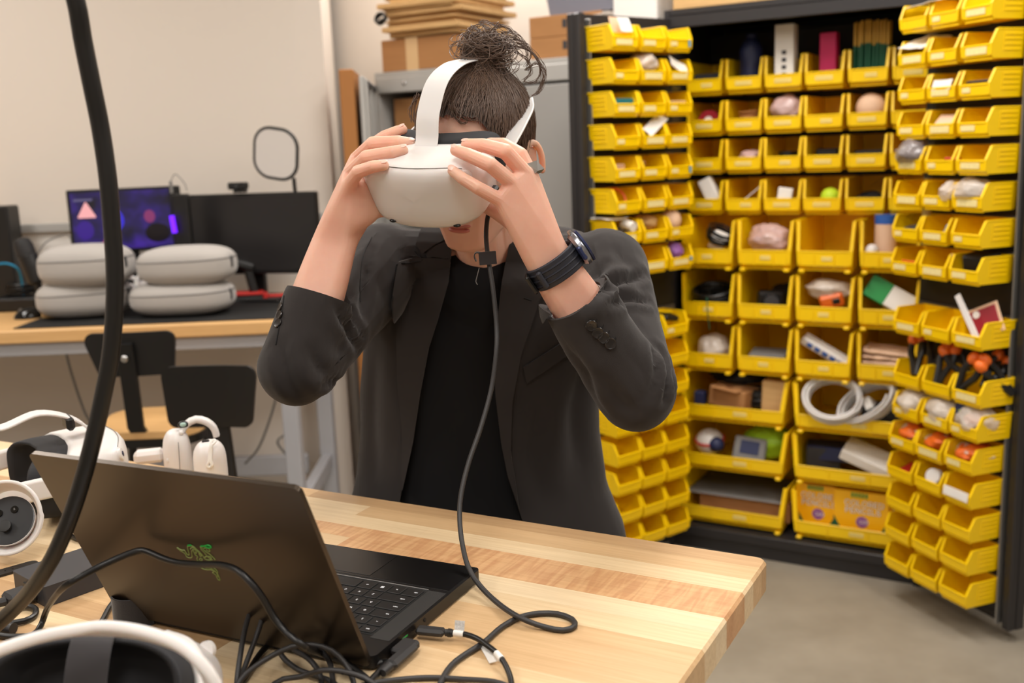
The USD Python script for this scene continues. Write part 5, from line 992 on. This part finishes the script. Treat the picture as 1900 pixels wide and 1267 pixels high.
# ---- arms: shoulder, elbow, wrist (image left = his right)
shL, elL, wrL = J(712, 492, 1.655), J(548, 682, 1.40), J(622, 446, 1.452)
shR, elR, wrR = J(1122, 505, 1.645), J(1180, 728, 1.42), J(1012, 474, 1.375)
def lerp(a, b, t): return np.asarray(a)*(1-t) + np.asarray(b)*t
def hand(fingers, rad, wrist, wdir, fore, thumb, palm_extra=()):
    ms = []
    mc = [np.array(J(*f[0])) for f in fingers]
    wr = [wrist + wdir*.014, wrist - wdir*.014]
    for f, r in zip(fingers, rad):
        js = [np.array(J(*q)) for q in f]; n = js[0] + (js[0]-js[1])*.0
        ms.append(U([bone(js[i], js[i+1], r*k1, r*k2, 16) for i, (k1, k2) in enumerate(((1.12, 1.04), (1.06, .95), (.97, .82)))]))
    # palm: metacarpals joined into one slab
    for i in range(3): ms.append(m3.Manifold.batch_hull([S(mc[i], rad[i]*1.12), S(mc[i+1], rad[i+1]*1.12), S(wr[0], .017), S(wr[1], .017)]))
    tj = [np.array(J(*q)) for q in thumb]
    ms.append(U([bone(tj[0], tj[1], .017, .0125), bone(tj[1], tj[2], .0125, .0105), bone(tj[2], tj[3], .0108, .0085)]))
    ms.append(m3.Manifold.batch_hull([S(tj[0], .017), S(wr[0], .016), S(wr[1], .016), S(mc[0], rad[0])])); 
    for p in palm_extra: ms.append(p)
    e, rw, re = fore
    ms.append(m3.Manifold.batch_hull([S(wr[0], .0168, 44), S(wr[1], .0168, 44), S(lerp(wrist, e, .35) + wdir*.015, rw, 48), S(lerp(wrist, e, .35) - wdir*.015, rw, 48)]))
    ms.append(m3.Manifold.batch_hull([S(lerp(wrist, e, .35) + wdir*.015, rw, 48), S(lerp(wrist, e, .35) - wdir*.015, rw, 48), S(e, re, 56)]))
    t = tm(U(ms).simplify(.0002).refine_to_length(.0035)); t.merge_vertices(); v0 = np.array(t.vertices); trimesh.smoothing.filter_taubin(t, lamb=.4, nu=.42, iterations=26)
    d = np.nan_to_num(np.array(t.vertices) - v0); l = np.linalg.norm(d, axis=1, keepdims=True); v1 = v0 + d*np.minimum(1, .004/np.maximum(l, 1e-9))
    from scipy.sparse import coo_matrix, diags
    ed = t.edges_unique; n = len(v1); A = coo_matrix((np.ones(2*len(ed)), (np.r_[ed[:, 0], ed[:, 1]], np.r_[ed[:, 1], ed[:, 0]])), (n, n)).tocsr(); A = diags(1/np.maximum(np.asarray(A.sum(1)).ravel(), 1)) @ A
    mm = np.mean(mc, 0); dd = mm - wrist; ll = dd @ dd; uu = (v1 - wrist) @ dd/ll; off = np.linalg.norm(v1 - wrist - np.clip(uu, -9, 9)[:, None]*dd, axis=1)
    w = (np.clip((.86 - uu)/.25, 0, 1)*.5)[:, None]
    for _ in range(34): v1 = v1 + w*(A @ v1 - v1)
    t.vertices = v1; return t
FR = [[(928, 371, 1.352), (886, 348, 1.338), (860, 332, 1.343), (840, 317, 1.352)], [(951, 340, 1.358), (909, 305, 1.338), (873, 289, 1.352), (846, 279, 1.366)],
      [(974, 322, 1.372), (938, 281, 1.356), (899, 270, 1.375), (866, 268, 1.392)], [(984, 324, 1.388), (966, 287, 1.392), (935, 268, 1.412), (908, 266, 1.43)]]
TR_ = [(972, 428, 1.405), (946, 408, 1.435), (918, 392, 1.455), (893, 380, 1.468)]
dW = np.array([.72, 0, .69]); dW = np.cross(elR-wrR, [0, -1, 0.2]); dW /= np.linalg.norm(dW)
handR = hand(FR, [.0083, .0094, .0097, .0094], wrR, dW, (elR, .0225, .043), TR_, [m3.Manifold.batch_hull([S(J(955, 400, 1.37), .014), S(J(985, 430, 1.372), .016), S(J(945, 372, 1.36), .009)])])
FL = [[(642, 352, 1.432), (664, 319, 1.405), (692, 309, 1.388), (712, 307, 1.386)], [(648, 324, 1.455), (680, 292, 1.425), (729, 283, 1.41), (747, 279, 1.412)],
      [(662, 296, 1.478), (692, 267, 1.45), (740, 264, 1.438), (760, 266, 1.44)], [(684, 276, 1.505), (712, 256, 1.485), (734, 246, 1.476), (746, 241, 1.475)]]
TL_ = [(668, 400, 1.468), (700, 384, 1.485), (732, 392, 1.50), (762, 400, 1.508)]
dV = np.cross(elL-wrL, [0, -1, 0.1]); dV /= np.linalg.norm(dV)
handL = hand(FL, [.0086, .0095, .0098, .0094], wrL, dV, (elL, .0215, .042), TL_, [m3.Manifold.batch_hull([S(J(688, 392, 1.448), .017), S(J(655, 410, 1.445), .018), S(J(652, 350, 1.435), .012), S(J(678, 345, 1.44), .012)])])
core = smooth_(U([chain([shR, elR], [.05, .04]), chain([shL, elL], [.05, .04]), m3.Manifold.batch_hull([S(shL, .05), S(shR, .05), S(J(905, 640, 1.68), .09), S(nb0, .05)]), m3.Manifold.batch_hull([S(J(905, 640, 1.68), .09), S(J(890, 1000, 1.70), .10)])]), .02, 6)
body = U([mf(headm), mf(hm(trimesh.Trimesh())) if 0 else mf(hm(headm))][1:] + [mf(neckm), mf(core), mf(handR), mf(handL), mf(hm(ear(1))), mf(hm(ear(-1)))])
bodyt = tm(body)
part('body', bodyt, 'skin', man, smooth=True, label='bare face, neck, forearms and hands')
part('lips', cat([hm(refine(sph(1, (0, -.0945, -.0662), 3, (.0205, .0045, .0042)), .004)), hm(sph(1, (0, -.0935, -.0742), 3, (.0172, .0052, .0046)))]), 'lip_pink', man, smooth=True)
# fingernails
def nail(j2, j3, rad, dors, up=.82):
    a, b = np.array(J(*j2)), np.array(J(*j3)); t = (b-a)/np.linalg.norm(b-a); d = np.array(dors, float); d -= t*(d @ t); d /= np.linalg.norm(d); s = np.cross(t, d)
    m = sph(1., sub=2, s=(.0058, .0045, .0011)); R = np.eye(4); R[:3, 0] = t; R[:3, 1] = s; R[:3, 2] = d; R[:3, 3] = b + d*rad*up + t*.001; m.apply_transform(R); return m
for f, r, d in ((FR[0], .0083, (-.3, -.55, .75)), (FR[1], .0094, (-.2, -.5, .85)), (FR[2], .0097, (-.1, -.45, .9)), (FL[0], .0086, (.1, -.5, .85)), (FL[1], .0095, (.1, -.45, .9)), (FL[2], .0098, (.1, -.5, .85)), (FL[3], .0094, (.1, -.4, .9))):
    part('fingernail', nail(f[2], f[3], r, d, .70), 'nail_pink', man, smooth=True)
# ---- clothes: levels of the torso as flattened spheres (px left, px right, py, Y centre, half depth)
LV = [(742, 1100, 452, 1.675, .055), (690, 1150, 520, 1.675, .105), (678, 1130, 600, 1.675, .118), (672, 1112, 700, 1.68, .118), (670, 1112, 800, 1.68, .116), (652, 1124, 900, 1.68, .125), (628, 1160, 985, 1.68, .135), (622, 1170, 1070, 1.68, .135)]
def torso(off, lv=LV):
    d = []
    for a, b, y, Y, dep in lv:
        p, q = J(a, y, Y), J(b, y, Y); w = np.linalg.norm(q-p)/2 + off; c = (p+q)/2
        d.append(Manifold.sphere(1., 36).scale((w, dep+off, .03+off*.3)).translate(tuple(c)))
    return [m3.Manifold.batch_hull([d[i], d[i+1]]) for i in range(len(d)-1)]
def fore(el, wr, t): return lerp(el, wr, t)
def sleeve(sh, el, wr, tc, off, rs):
    cu = fore(el, wr, tc)
    return [bone(sh, el, rs[0]+off, rs[1]+off, 24), bone(el, cu, rs[1]+off, rs[2]+off, 24), bone(lerp(sh, el, .5), lerp(sh, el, .6), rs[1]+.002+off, rs[1]+.002+off, 24)]
RSR = (.070, .058, .048); RSL = (.068, .054, .045)
TCR, TCL = .64, .50
trap = [m3.Manifold.batch_hull([S(nb0 + (0, .02, .0), .06), S(shL + (.01, 0, .005), .055), S(shR + (-.01, 0, .005), .055)])]
wrinkle_seed = 5
def wrinkles(t):
    v = np.array(t.vertices); n = np.array(t.vertex_normals)
    d = (meshkit.fbm(v*np.array([7, 7, 5]) + 31, 3, 5)-.5)*.008
    for c, ax, amp in ((elR, wrR-shR, .005), (elL, wrL-shL, .005), (lerp(shR, elR, .25), elR-shR, .003), (lerp(shL, elL, .3), elL-shL, .003)):
        a = np.array(ax)/np.linalg.norm(ax); r = np.linalg.norm(v-c, axis=1); g = np.exp(-(r/.085)**2); u = (v-c) @ a
        k = meshkit.noise(np.c_[u*26 + meshkit.noise(v*18 + 7, 2)*1.6, v[:, 0]*6, v[:, 1]*6] + 40, 9)
        d += g*amp*(np.abs(k*2-1)*1.6 - .75)
    t.vertices = v + n*d[:, None]; return t
jk0 = smooth_(U(torso(.0) + sleeve(shR, elR, wrR, TCR, 0, RSR) + sleeve(shL, elL, wrL, TCL, 0, RSL) + trap), .0125, 26)
# let the cloth hang straighter between the chest and the upper arms
from scipy.spatial import cKDTree
jk = wrinkles(refine(jk0, .0085))
jk.merge_vertices()
CREASES = [([(1076, 566), (1110, 545), (1150, 522), (1196, 510)], .011, .007), ([(1120, 566), (1160, 556), (1204, 560)], .008, .006), ([(1226, 650), (1237, 700), (1233, 745)], .008, .0055), ([(1243, 672), (1250, 725)], .007, .005), ([(1210, 640), (1218, 690), (1208, 735)], .005, .006),
           ([(1120, 700), (1150, 745), (1175, 765)], .004, .008), ([(1060, 650), (1090, 700), (1105, 740)], .005, .01), ([(622, 566), (645, 612), (670, 655)], .009, .007), ([(600, 712), (636, 700), (668, 676)], .007, .006), ([(520, 640), (535, 700), (556, 742)], .006, .008), ([(640, 570), (658, 600), (672, 625)], .007, .006), ([(575, 650), (600, 690), (640, 690)], .006, .008),
           ([(1000, 760), (988, 850), (1008, 930)], .006, .016), ([(700, 620), (690, 760), (696, 900)], .005, .018), ([(692, 462), (676, 520), (670, 590)], .006, .007), ([(1124, 488), (1102, 530), (1092, 570)], .005, .006), ([(1080, 690), (1066, 770), (1072, 870)], .007, .016), ([(1040, 420), (1010, 470), (1000, 520)], .004, .01), ([(1150, 470), (1172, 500), (1186, 540)], .004, .012)]
def creased(t):
    t = t.copy(); v = np.array(t.vertices); n = np.array(t.vertex_normals); d = np.zeros(len(v))
    for px, a, w in CREASES:
        q = [h[0] for h in (rayhit(t, x, y) for x, y in spline(np.array([(x, y, 0) for x, y in px], float), 6.)[:, :2]) if h]
        if len(q) < 3: continue
        dist, k = cKDTree(np.array(q)).query(v); e = np.sin(np.pi*np.clip((k + .5)/len(q), 0, 1))**.5
        d += e*a*(-np.exp(-(dist/w)**2) + .55*np.exp(-((dist-2.4*w)/(1.3*w))**2))
    t.vertices = v + n*d[:, None]; return t
jk = creased(jk)
J0 = mf(jk)
def prism(px, Y, y0, y1):
    p = np.array([J(x, y, Y) for x, y in px]); poly = [(a[0], a[2]) for a in p]
    if Polygon(poly).exterior.is_ccw is False: poly = poly[::-1]
    return Manifold.extrude(CrossSection([poly], m3.FillRule.NonZero), y1-y0).rotate((90, 0, 0)).translate((0, y1, 0))
OPEN = [(842, 405), (833, 450), (829, 531), (810, 600), (792, 656), (775, 745), (761, 838), (740, 930), (728, 1010), (1000, 1040), (968, 965), (942, 890), (930, 830), (919, 740), (917, 690), (920, 620), (931, 530), (945, 462), (952, 405)]
jacket = J0 - prism(OPEN, 1.55, 1.30, 1.66)
for wr, el, tc, r in ((wrR, elR, TCR, .041), (wrL, elL, TCL, .0385)):     # hollow cuffs
    c = fore(el, wr, tc); a = (wr-el)/np.linalg.norm(wr-el)
    z = trimesh.geometry.align_vectors([0, 0, 1], a)
    cutp = tm(Manifold.cylinder(.13, .052, .050, 32).translate((0, 0, .012))); cutp.apply_transform(z); cutp.apply_translation(c); jacket = jacket - mf(cutp)
    k = tm(Manifold.cylinder(.075, r*.92, r, 28).translate((0, 0, -.055))); k.apply_transform(z); k.apply_translation(c); jacket = jacket - mf(k)
neckcut = bone(nb1, nb0 + (0, 0, -.02), .066, .073, 28)
jacket = jacket - neckcut
jt = tm(jacket); part('jacket', jt, 'blazer', man, smooth=40, label='dark charcoal blazer, worn open')
# lapels and collar lie on the jacket
def layer(px, off, Y=1.53):
    t = trimesh.Trimesh(np.array(jk.vertices) + np.array(jk.vertex_normals)*off, jk.faces, process=False); t2 = trimesh.Trimesh(np.array(jk.vertices) - np.array(jk.vertex_normals)*.002, jk.faces, process=False)
    return (mf(t) - mf(t2)) ^ prism(px, Y, 1.25, 1.64)
LAPL = [(836, 440), (829, 531), (810, 600), (792, 656), (775, 745), (761, 838), (742, 926), (737, 926), (741, 824), (730, 723), (727, 560), (734, 492), (782, 484), (800, 448)]
LAPR = [(947, 452), (931, 530), (920, 620), (917, 690), (919, 740), (930, 830), (942, 890), (964, 955), (956, 900), (948, 847), (951, 757), (968, 663), (1004, 560), (1012, 548), (985, 536), (1000, 500), (985, 452)]
lapL, lapR = tm(layer(LAPL, .0085)), tm(layer(LAPR, .0085))
part('lapel', lapL, 'blazer', man, smooth=40); part('lapel', lapR, 'blazer', man, smooth=40); jlap = cat([jt, lapL, lapR])
COLL = [(840, 408), (836, 446), (800, 462), (778, 478), (764, 462), (772, 432), (800, 405)]
part('collar', tm(layer(COLL, .0105)), 'blazer', man, smooth=40)
jlap = cat([jlap, tm(layer(COLL, .0105))])
part('pocket_welt', max(tm(layer([(972, 690), (1058, 640), (1066, 668), (978, 722)], .0035)).split(only_watertight=False), key=lambda m: m.area), 'blazer', man, smooth=40)
cr = spline(np.array([hw([(0, .0, -.03)])[0]*0 + nb0 + np.array([.072*math.cos(t), .068*math.sin(t)+.012, .028 + .018*math.sin(t)]) for t in np.linspace(-.5, math.pi+.5, 12)]), .01)
part('collar', sweep(cr, rrect(.05, .008, .003), up=(0, 0, 1)), 'blazer', man, smooth=40)
# T-shirt
sh_t = smooth_(U(torso(-.012) + [m3.Manifold.batch_hull([S(nb0 + (0, .01, .005), .066), S(shL + (.04, 0, -.01), .045), S(shR + (-.04, 0, -.01), .045), S(J(900, 560, 1.665), .10)])]), .014, 12)
v = np.array(sh_t.vertices); n_ = np.array(sh_t.vertex_normals); kk = meshkit.fbm(v*np.array([16, 8, 4.5]) + 11, 3, 3); sh_t.vertices = v + n_*((kk-.5)*.012)[:, None]
shirt = mf(sh_t) - bone(nb1, nb0 + (0, -.01, .02), .056, .062, 28)
part('t_shirt', tm(shirt), 'tee_black', man, smooth=50)
a_ = nb1 - nb0; a_ /= np.linalg.norm(a_)
# crew neck rib
pts_ = []
for x, y in ((836, 438), (842, 455), (858, 470), (880, 477), (905, 476), (930, 467), (948, 452), (955, 436)):
    h = rayhit(bodyt, x, y); pts_.append(h[0] + h[1]*.002 if h else J(x, y, 1.6))
# sleeve details
for px in ((1097, 603), (1109, 617), (1120, 626), (1132, 637)):
    h = rayhit(jt, *px)
    if h:
        z = trimesh.geometry.align_vectors([0, 0, 1], h[1]); z[:3, 3] = h[0]
        b = part('button', lathe([(0, .0002), (.0076, .0002), (.0082, .002), (.0074, .0034), (.006, .0026), (0, .0022)], 24).apply_transform(z), 'button_black', man)
        for dx, dy in ((.0016, .0016), (-.0016, .0016), (.0016, -.0016), (-.0016, -.0016)): part('hole', cyl(.0006, .0005, 8, (dx, dy, .0025)).apply_transform(z), 'black_matte', b)
for px in ((518, 555), (521, 570), (520, 585), (517, 600)):
    h = rayhit(jt, *px)
    if h:
        z = trimesh.geometry.align_vectors([0, 0, 1], h[1]); z[:3, 3] = h[0]; part('button', lathe([(0, .0002), (.0062, .0002), (.0066, .002), (.0058, .003), (0, .0022)], 20).apply_transform(z), 'button_black', man)
def surfline(mesh, px, r, off=.0004):
    p = [h[0] + h[1]*off for h in (rayhit(mesh, x, y) for x, y in spline(np.array([(x, y, 0) for x, y in px], float), 9.)[:, :2]) if h]
    k = [p[0]] if p else []
    for a in p[1:]:
        if np.linalg.norm(a-k[-1]) < .022: k.append(a)
    return sweep(spline(np.array(k), .006), circ(r, 5)) if len(k) > 2 else None
for px, r in (([(1046, 572), (1085, 618), (1130, 668), (1175, 730), (1200, 760)], .0011), ([(690, 440), (674, 475), (668, 520), (668, 560)], .0009), ([(530, 500), (526, 560), (512, 640)], .001), ([(1100, 606), (1108, 592)], .0006), ([(1112, 616), (1120, 602)], .0006), ([(1124, 626), (1131, 613)], .0006), ([(1136, 638), (1143, 626)], .0006), ([(770, 466), (784, 482)], .0010), ([(738, 490), (752, 487)], .0010), ([(972, 553), (986, 557)], .0009), ([(735, 494), (728, 560), (730, 640), (731, 723), (741, 822), (739, 905)], .0008), ([(735, 492), (758, 488), (781, 485)], .0008), ([(1002, 566), (986, 612), (969, 663), (952, 757), (949, 847), (955, 890)], .0008)):
    s = surfline(jlap, px, r)
    if s is not None: part('seam', s, 'seam_black', man, smooth=True)
for el, wr, tc, r in ((elR, wrR, TCR, .0375), (elL, wrL, TCL, .0355)):
    c = fore(el, wr, tc); z = trimesh.geometry.align_vectors([0, 0, 1], (wr-el)/np.linalg.norm(wr-el)); z[:3, 3] = c
    m = tm(Manifold.cylinder(.03, r+.0015, r+.002, 28) - Manifold.cylinder(.1, r, r, 28).translate((0, 0, -.03))).apply_translation((0, 0, -.022)); part('cuff_lining', m.apply_transform(z), 'lining', man, smooth=40)
# trousers and shoes (below the worktop)
hipc = J(890, 1040, 1.69)
fx = lambda s, y, z: np.array([hipc[0] + s*.11, 1.69 + y, z])
tr = smooth_(U([m3.Manifold.batch_hull([S(fx(s*.8, 0, .90), .10), S(hipc + (0, 0, .0), .12)]) for s in (-1, 1)] + [chain([fx(s*.85, 0, .88), fx(s, -.03, .50), fx(s*1.1, .0, .09)], [.095, .062, .052]) for s in (-1, 1)]), .025, 6)
part('trousers', tr, 'trouser_dark', man, smooth=True)
for s in (-1, 1):
    b = fx(s*1.1, 0, 0); part('shoe', smooth_(m3.Manifold.batch_hull([S(b + (0, .02, .045), .042), S(b + (0, -.12, .032), .030), S(b + (s*.01, -.17, .026), .026), S(b + (0, .03, .02), .02), S(b + (0, -.17, .012), .012)]), .012, 4), 'black_rubber', man, smooth=True)
# ---- hair
cap = smooth_(U([S((0, .014, .034), 1., 40, (.0825, .1035, .0945))]), .008, 4)
cv = np.array(cap.vertices)
def hairline(p):   # inside the hair area: local coordinates
    y, z, x = p[:, 1], p[:, 2], np.abs(p[:, 0])
    return (z > .092 - (y + .07)*.75 - np.clip(x-.042, 0, 1)*np.where(p[:, 0] > 0, 1.35, .35) - np.clip(y-.0, 0, 1)*1.2) & ~((y < .03) & (z < .002))
keep = hairline(cv); fk = keep[np.array(cap.faces)].all(1); capt = trimesh.Trimesh(cv, np.array(cap.faces)[fk], process=True)
co = capt.copy(); ci = capt.copy(); ci.vertices = ci.vertices*.93 + np.array([0, .014, .034])*.07
part('hair_cap', hm(seat(capt, .003, 60, 4)), 'hair_brown', man, smooth=True)
BUN = np.array([.018, .058, .143]); hr = np.random.default_rng(5)
def on_scalp(p, h=1.):
    c = np.array([0, .014, .034]); s = np.array([.0825, .1035, .0945])*h; d = (p-c)/s; return c + d/np.linalg.norm(d, axis=-1, keepdims=True)*s
curves, widths = [], []
roots = capt.vertices[hr.integers(0, len(capt.vertices), 6500)] + hr.normal(0, .003, (6500, 3))
base = np.array([.014, .046, .124])
for r in roots:
    tgt = base + hr.normal(0, .012, 3); n = 9; t = np.linspace(0, 1, n)[:, None]; lift = 1.012 + abs(hr.normal(0, .02)); 
    p = r*(1-t) + tgt*t; p = on_scalp(p, lift) + hr.normal(0, .0003, (n, 3)); e = t**3; p = p*(1-e) + tgt*e
    p[:, 0] += .002*np.sin(t[:, 0]*5 + r[2]*60)*hr.normal(0, .5); curves.append(p); widths.append(hr.uniform(.0005, .001))
for i in range(420):     # bun: loose turns round the knot
    a0 = hr.uniform(0, 6.28); n = 14; t = np.linspace(0, hr.uniform(2.5, 5.2), n); R = hr.uniform(.012, .034); ax = hr.normal(0, 1, 3); ax[2] = abs(ax[2]) + .8; ax /= np.linalg.norm(ax)
    u = np.cross(ax, [.3, .8, .1]); u /= np.linalg.norm(u); w = np.cross(ax, u)
    p = BUN + hr.normal(0, .009, 3) + (u*np.cos(t + a0)[:, None] + w*np.sin(t + a0)[:, None]*hr.uniform(.6, 1.))*(R*(1 + .1*np.sin(3*t)))[:, None]*np.array([1.15, .9, .8]) + ax*hr.uniform(-.014, .014); curves.append(p); widths.append(hr.uniform(.0008, .0015))
stray = [[(915, 60), (925, 48), (945, 55), (960, 75)], [(890, 62), (880, 50), (868, 60), (868, 80)], [(905, 55), (890, 42), (905, 40), (925, 50)], [(950, 85), (985, 95), (1002, 125), (995, 150), (975, 152)], [(960, 78), (990, 98), (1010, 130), (1003, 165), (985, 178)], [(955, 95), (978, 110), (985, 135), (970, 150)], [(945, 70), (975, 82), (985, 100), (975, 125)], [(930, 62), (955, 62), (975, 85), (978, 105)], [(975, 130), (998, 118), (1008, 140), (996, 172)], [(880, 78), (866, 88), (864, 104)], [(835, 195), (842, 215), (858, 228), (868, 226)], [(840, 195), (852, 212), (872, 222), (885, 218)], [(770, 180), (762, 200), (765, 225)], [(776, 175), (768, 196), (770, 228)]]
for k, s in enumerate(stray):
    for _ in range(9):
        q = np.array([J(x + hr.normal(0, 2.2), y + hr.normal(0, 2.2), (1.57 if k < 10 else 1.478) + hr.normal(0, .003)) for x, y in s]); q = spline(q, .008); inv = np.linalg.inv(HM); curves.append((np.c_[q, np.ones(len(q))] @ inv.T)[:, :3]); widths.append(hr.uniform(.0006, .001))
cvs = UsdGeom.BasisCurves.Define(stage, uniq(P(man), 'hair')); allp = np.vstack(curves); allp = hw(allp)
cvs.CreateTypeAttr('linear'); cvs.CreatePointsAttr(Vt.Vec3fArray.FromNumpy(allp.astype(np.float32))); cvs.CreateCurveVertexCountsAttr([len(c) for c in curves])
ww = np.concatenate([np.linspace(w, w*.6, len(c)) for c, w in zip(curves, widths)]); cvs.CreateWidthsAttr(Vt.FloatArray.FromNumpy(ww.astype(np.float32))); cvs.SetWidthsInterpolation('vertex')
UsdShade.MaterialBindingAPI.Apply(cvs.GetPrim()).Bind(MATS['hair_strand']); tag(cvs, 'brown hair pulled up into a loose bun')
part('bun_core', hm(seat(sph(1., tuple(BUN), 4, (.024, .021, .017)), .006, 70, 8)), 'hair_brown', man, smooth=True)
# ---- the headset he holds
def ex_worn(h):
    HSI = np.linalg.inv(HS); q = lambda pts: [(HSI @ np.append(p, 1.))[:3] for p in pts]    # head frame -> headset frame
    part('top_strap', strapband(q([(0, -.156, .076), (0, -.139, .088), (0, -.120, .12), (0, -.078, .148), (0, -.02, .150), (0, .05, .132)]), .036, .0022, up=(1, 0, 0)), 'white_plastic', h, smooth=40)
    for s in (-1, 1):
        if s < 0: part('side_strap', strapband(q([(-.094, -.115, .032), (-.0985, -.07, .03), (-.092, -.02, .034), (-.084, .04, .04)]), .028, .0035, up=(0, -.2, 1)), 'white_plastic', h, smooth=40)
        else: part('side_strap', strapband([(np.linalg.inv(HM @ HS) @ np.append(J(*p), 1.))[:3] for p in ((930, 292, 1.45), (947, 263, 1.472), (963, 234, 1.50), (975, 208, 1.54), (974, 190, 1.585))], .030, .0035, up=tuple(np.linalg.inv(HM @ HS)[:3, :3] @ np.array([.9, -.25, .42]))), 'white_plastic', h, smooth=40)
        part('hinge', cyl(.013, .008, 20, tuple(q([(s*.091, -.118, .03)])[0]), 'x'), 'white_gloss', h)
    part('cable_plug', cbox(.012, .022, .009, .003, (.0975, .0, -.012)), 'black_plastic', h)
HS = np.eye(4); HS[:3, 3] = (.001, -.152, .036); HS[:3, :3] = trimesh.transformations.rotation_matrix(math.radians(5), [1, 0, 0])[:3, :3]*.94
headset('vr_headset', 'white headset held against the face of the man in the dark blazer', HM @ HS, extra=ex_worn)
# ---- watch and ring
ax = (elR-wrR)/np.linalg.norm(elR-wrR); wc_ = lerp(wrR, elR, .085) + np.array([.003, 0, .003]); nrmW = dW if dW @ np.array([1, 0, .6]) > 0 else -dW
third = np.cross(ax, nrmW)
WM = np.eye(4); WM[:3, 0] = ax; WM[:3, 1] = third; WM[:3, 2] = nrmW; WM[:3, 3] = wc_
if np.linalg.det(WM[:3, :3]) < 0: WM[:3, 1] *= -1
wt = thing('wristwatch', 'dark blue sports watch with a rubber band on the wrist of the man', 'watch', mat=WM)
u = np.linspace(0, 2*np.pi, 48, endpoint=False)
part('band', sweep(np.stack([0*u, .0238*np.cos(u), .0375*np.sin(u)], 1), rrect(.0042, .022, .0015, 3), True, up=(1, 0, 0)) if 0 else sweep(np.stack([0*u, .0235*np.cos(u), .0355*np.sin(u)], 1), rrect(.033, .0052, .002, 3), True, up=(1, 0, 0)), 'watch_band', wt, smooth=40)
for k in range(-1, 2): part('band_ridge', sweep(np.stack([k*.0085 + 0*u[:46], .0261*np.cos(u[:46]), .0381*np.sin(u[:46])], 1), circ(.0016, 6)), 'watch_band', wt)
part('case', T(lathe([(0, -.006), (.021, -.006), (.0245, -.002), (.0245, .003), (.022, .006), (0, .006)], 36), (0, 0, .0395)), 'watch_steel', wt); part('bezel', T(lathe([(.018, .0), (.0235, .0), (.024, .0028), (.018, .0038)], 36), (0, 0, .0455)), 'watch_blue', wt); part('dial', cyl(.018, .0012, 30, (0, 0, .0464)), 'black_gloss', wt)
for s in (-1, 1): part('lug', bx(-.0105, .0105, s*.0185-.007, s*.0185+.007, .033, .0395, .002), 'watch_blue', wt)
part('crown', cyl(.003, .005, 12, (-.0265, 0, .0395), 'x'), 'steel', wt)
part('buckle', T(cbox(.028, .016, .006, .002), (0, -.006, -.041), rx=.2), 'black_plastic', wt); part('keeper', T(cbox(.026, .007, .0075, .002), (0, -.0205, -.027), rx=1.0), 'watch_band', wt)
a, b = np.array(J(*FR[3][0])), np.array(J(*FR[3][1])); c = lerp(a, b, .12); z = trimesh.geometry.align_vectors([0, 0, 1], (b-a)/np.linalg.norm(b-a)); z[:3, 3] = c
rg = thing('ring', 'chunky silver signet ring on the index finger of the man', 'ring', mat=z)
part('band', lathe([(.0103, -.003), (.0122, -.003), (.0124, .003), (.0103, .003), (.0103, -.003)], 32), 'steel', rg, smooth=30)
zi = np.linalg.inv(z[:3, :3]); dv = zi @ np.array([.8, -.55, .1]); dv[2] = 0; dv /= np.linalg.norm(dv)
F = np.eye(4); F[:3, 2] = dv; F[:3, 1] = (0, 0, 1); F[:3, 0] = np.cross((0, 0, 1), dv); F[:3, :3] *= 1.3; F[:3, 3] = dv*.0135
part('face', hullpts([(-.0085, -.0055, -.003), (.0085, -.0055, -.003), (-.0085, .0075, -.003), (.0085, .0075, -.003), (-.006, -.004, .0035), (.007, -.004, .0035), (.001, .0065, .0035)]).apply_transform(F), 'steel', rg, smooth=False)
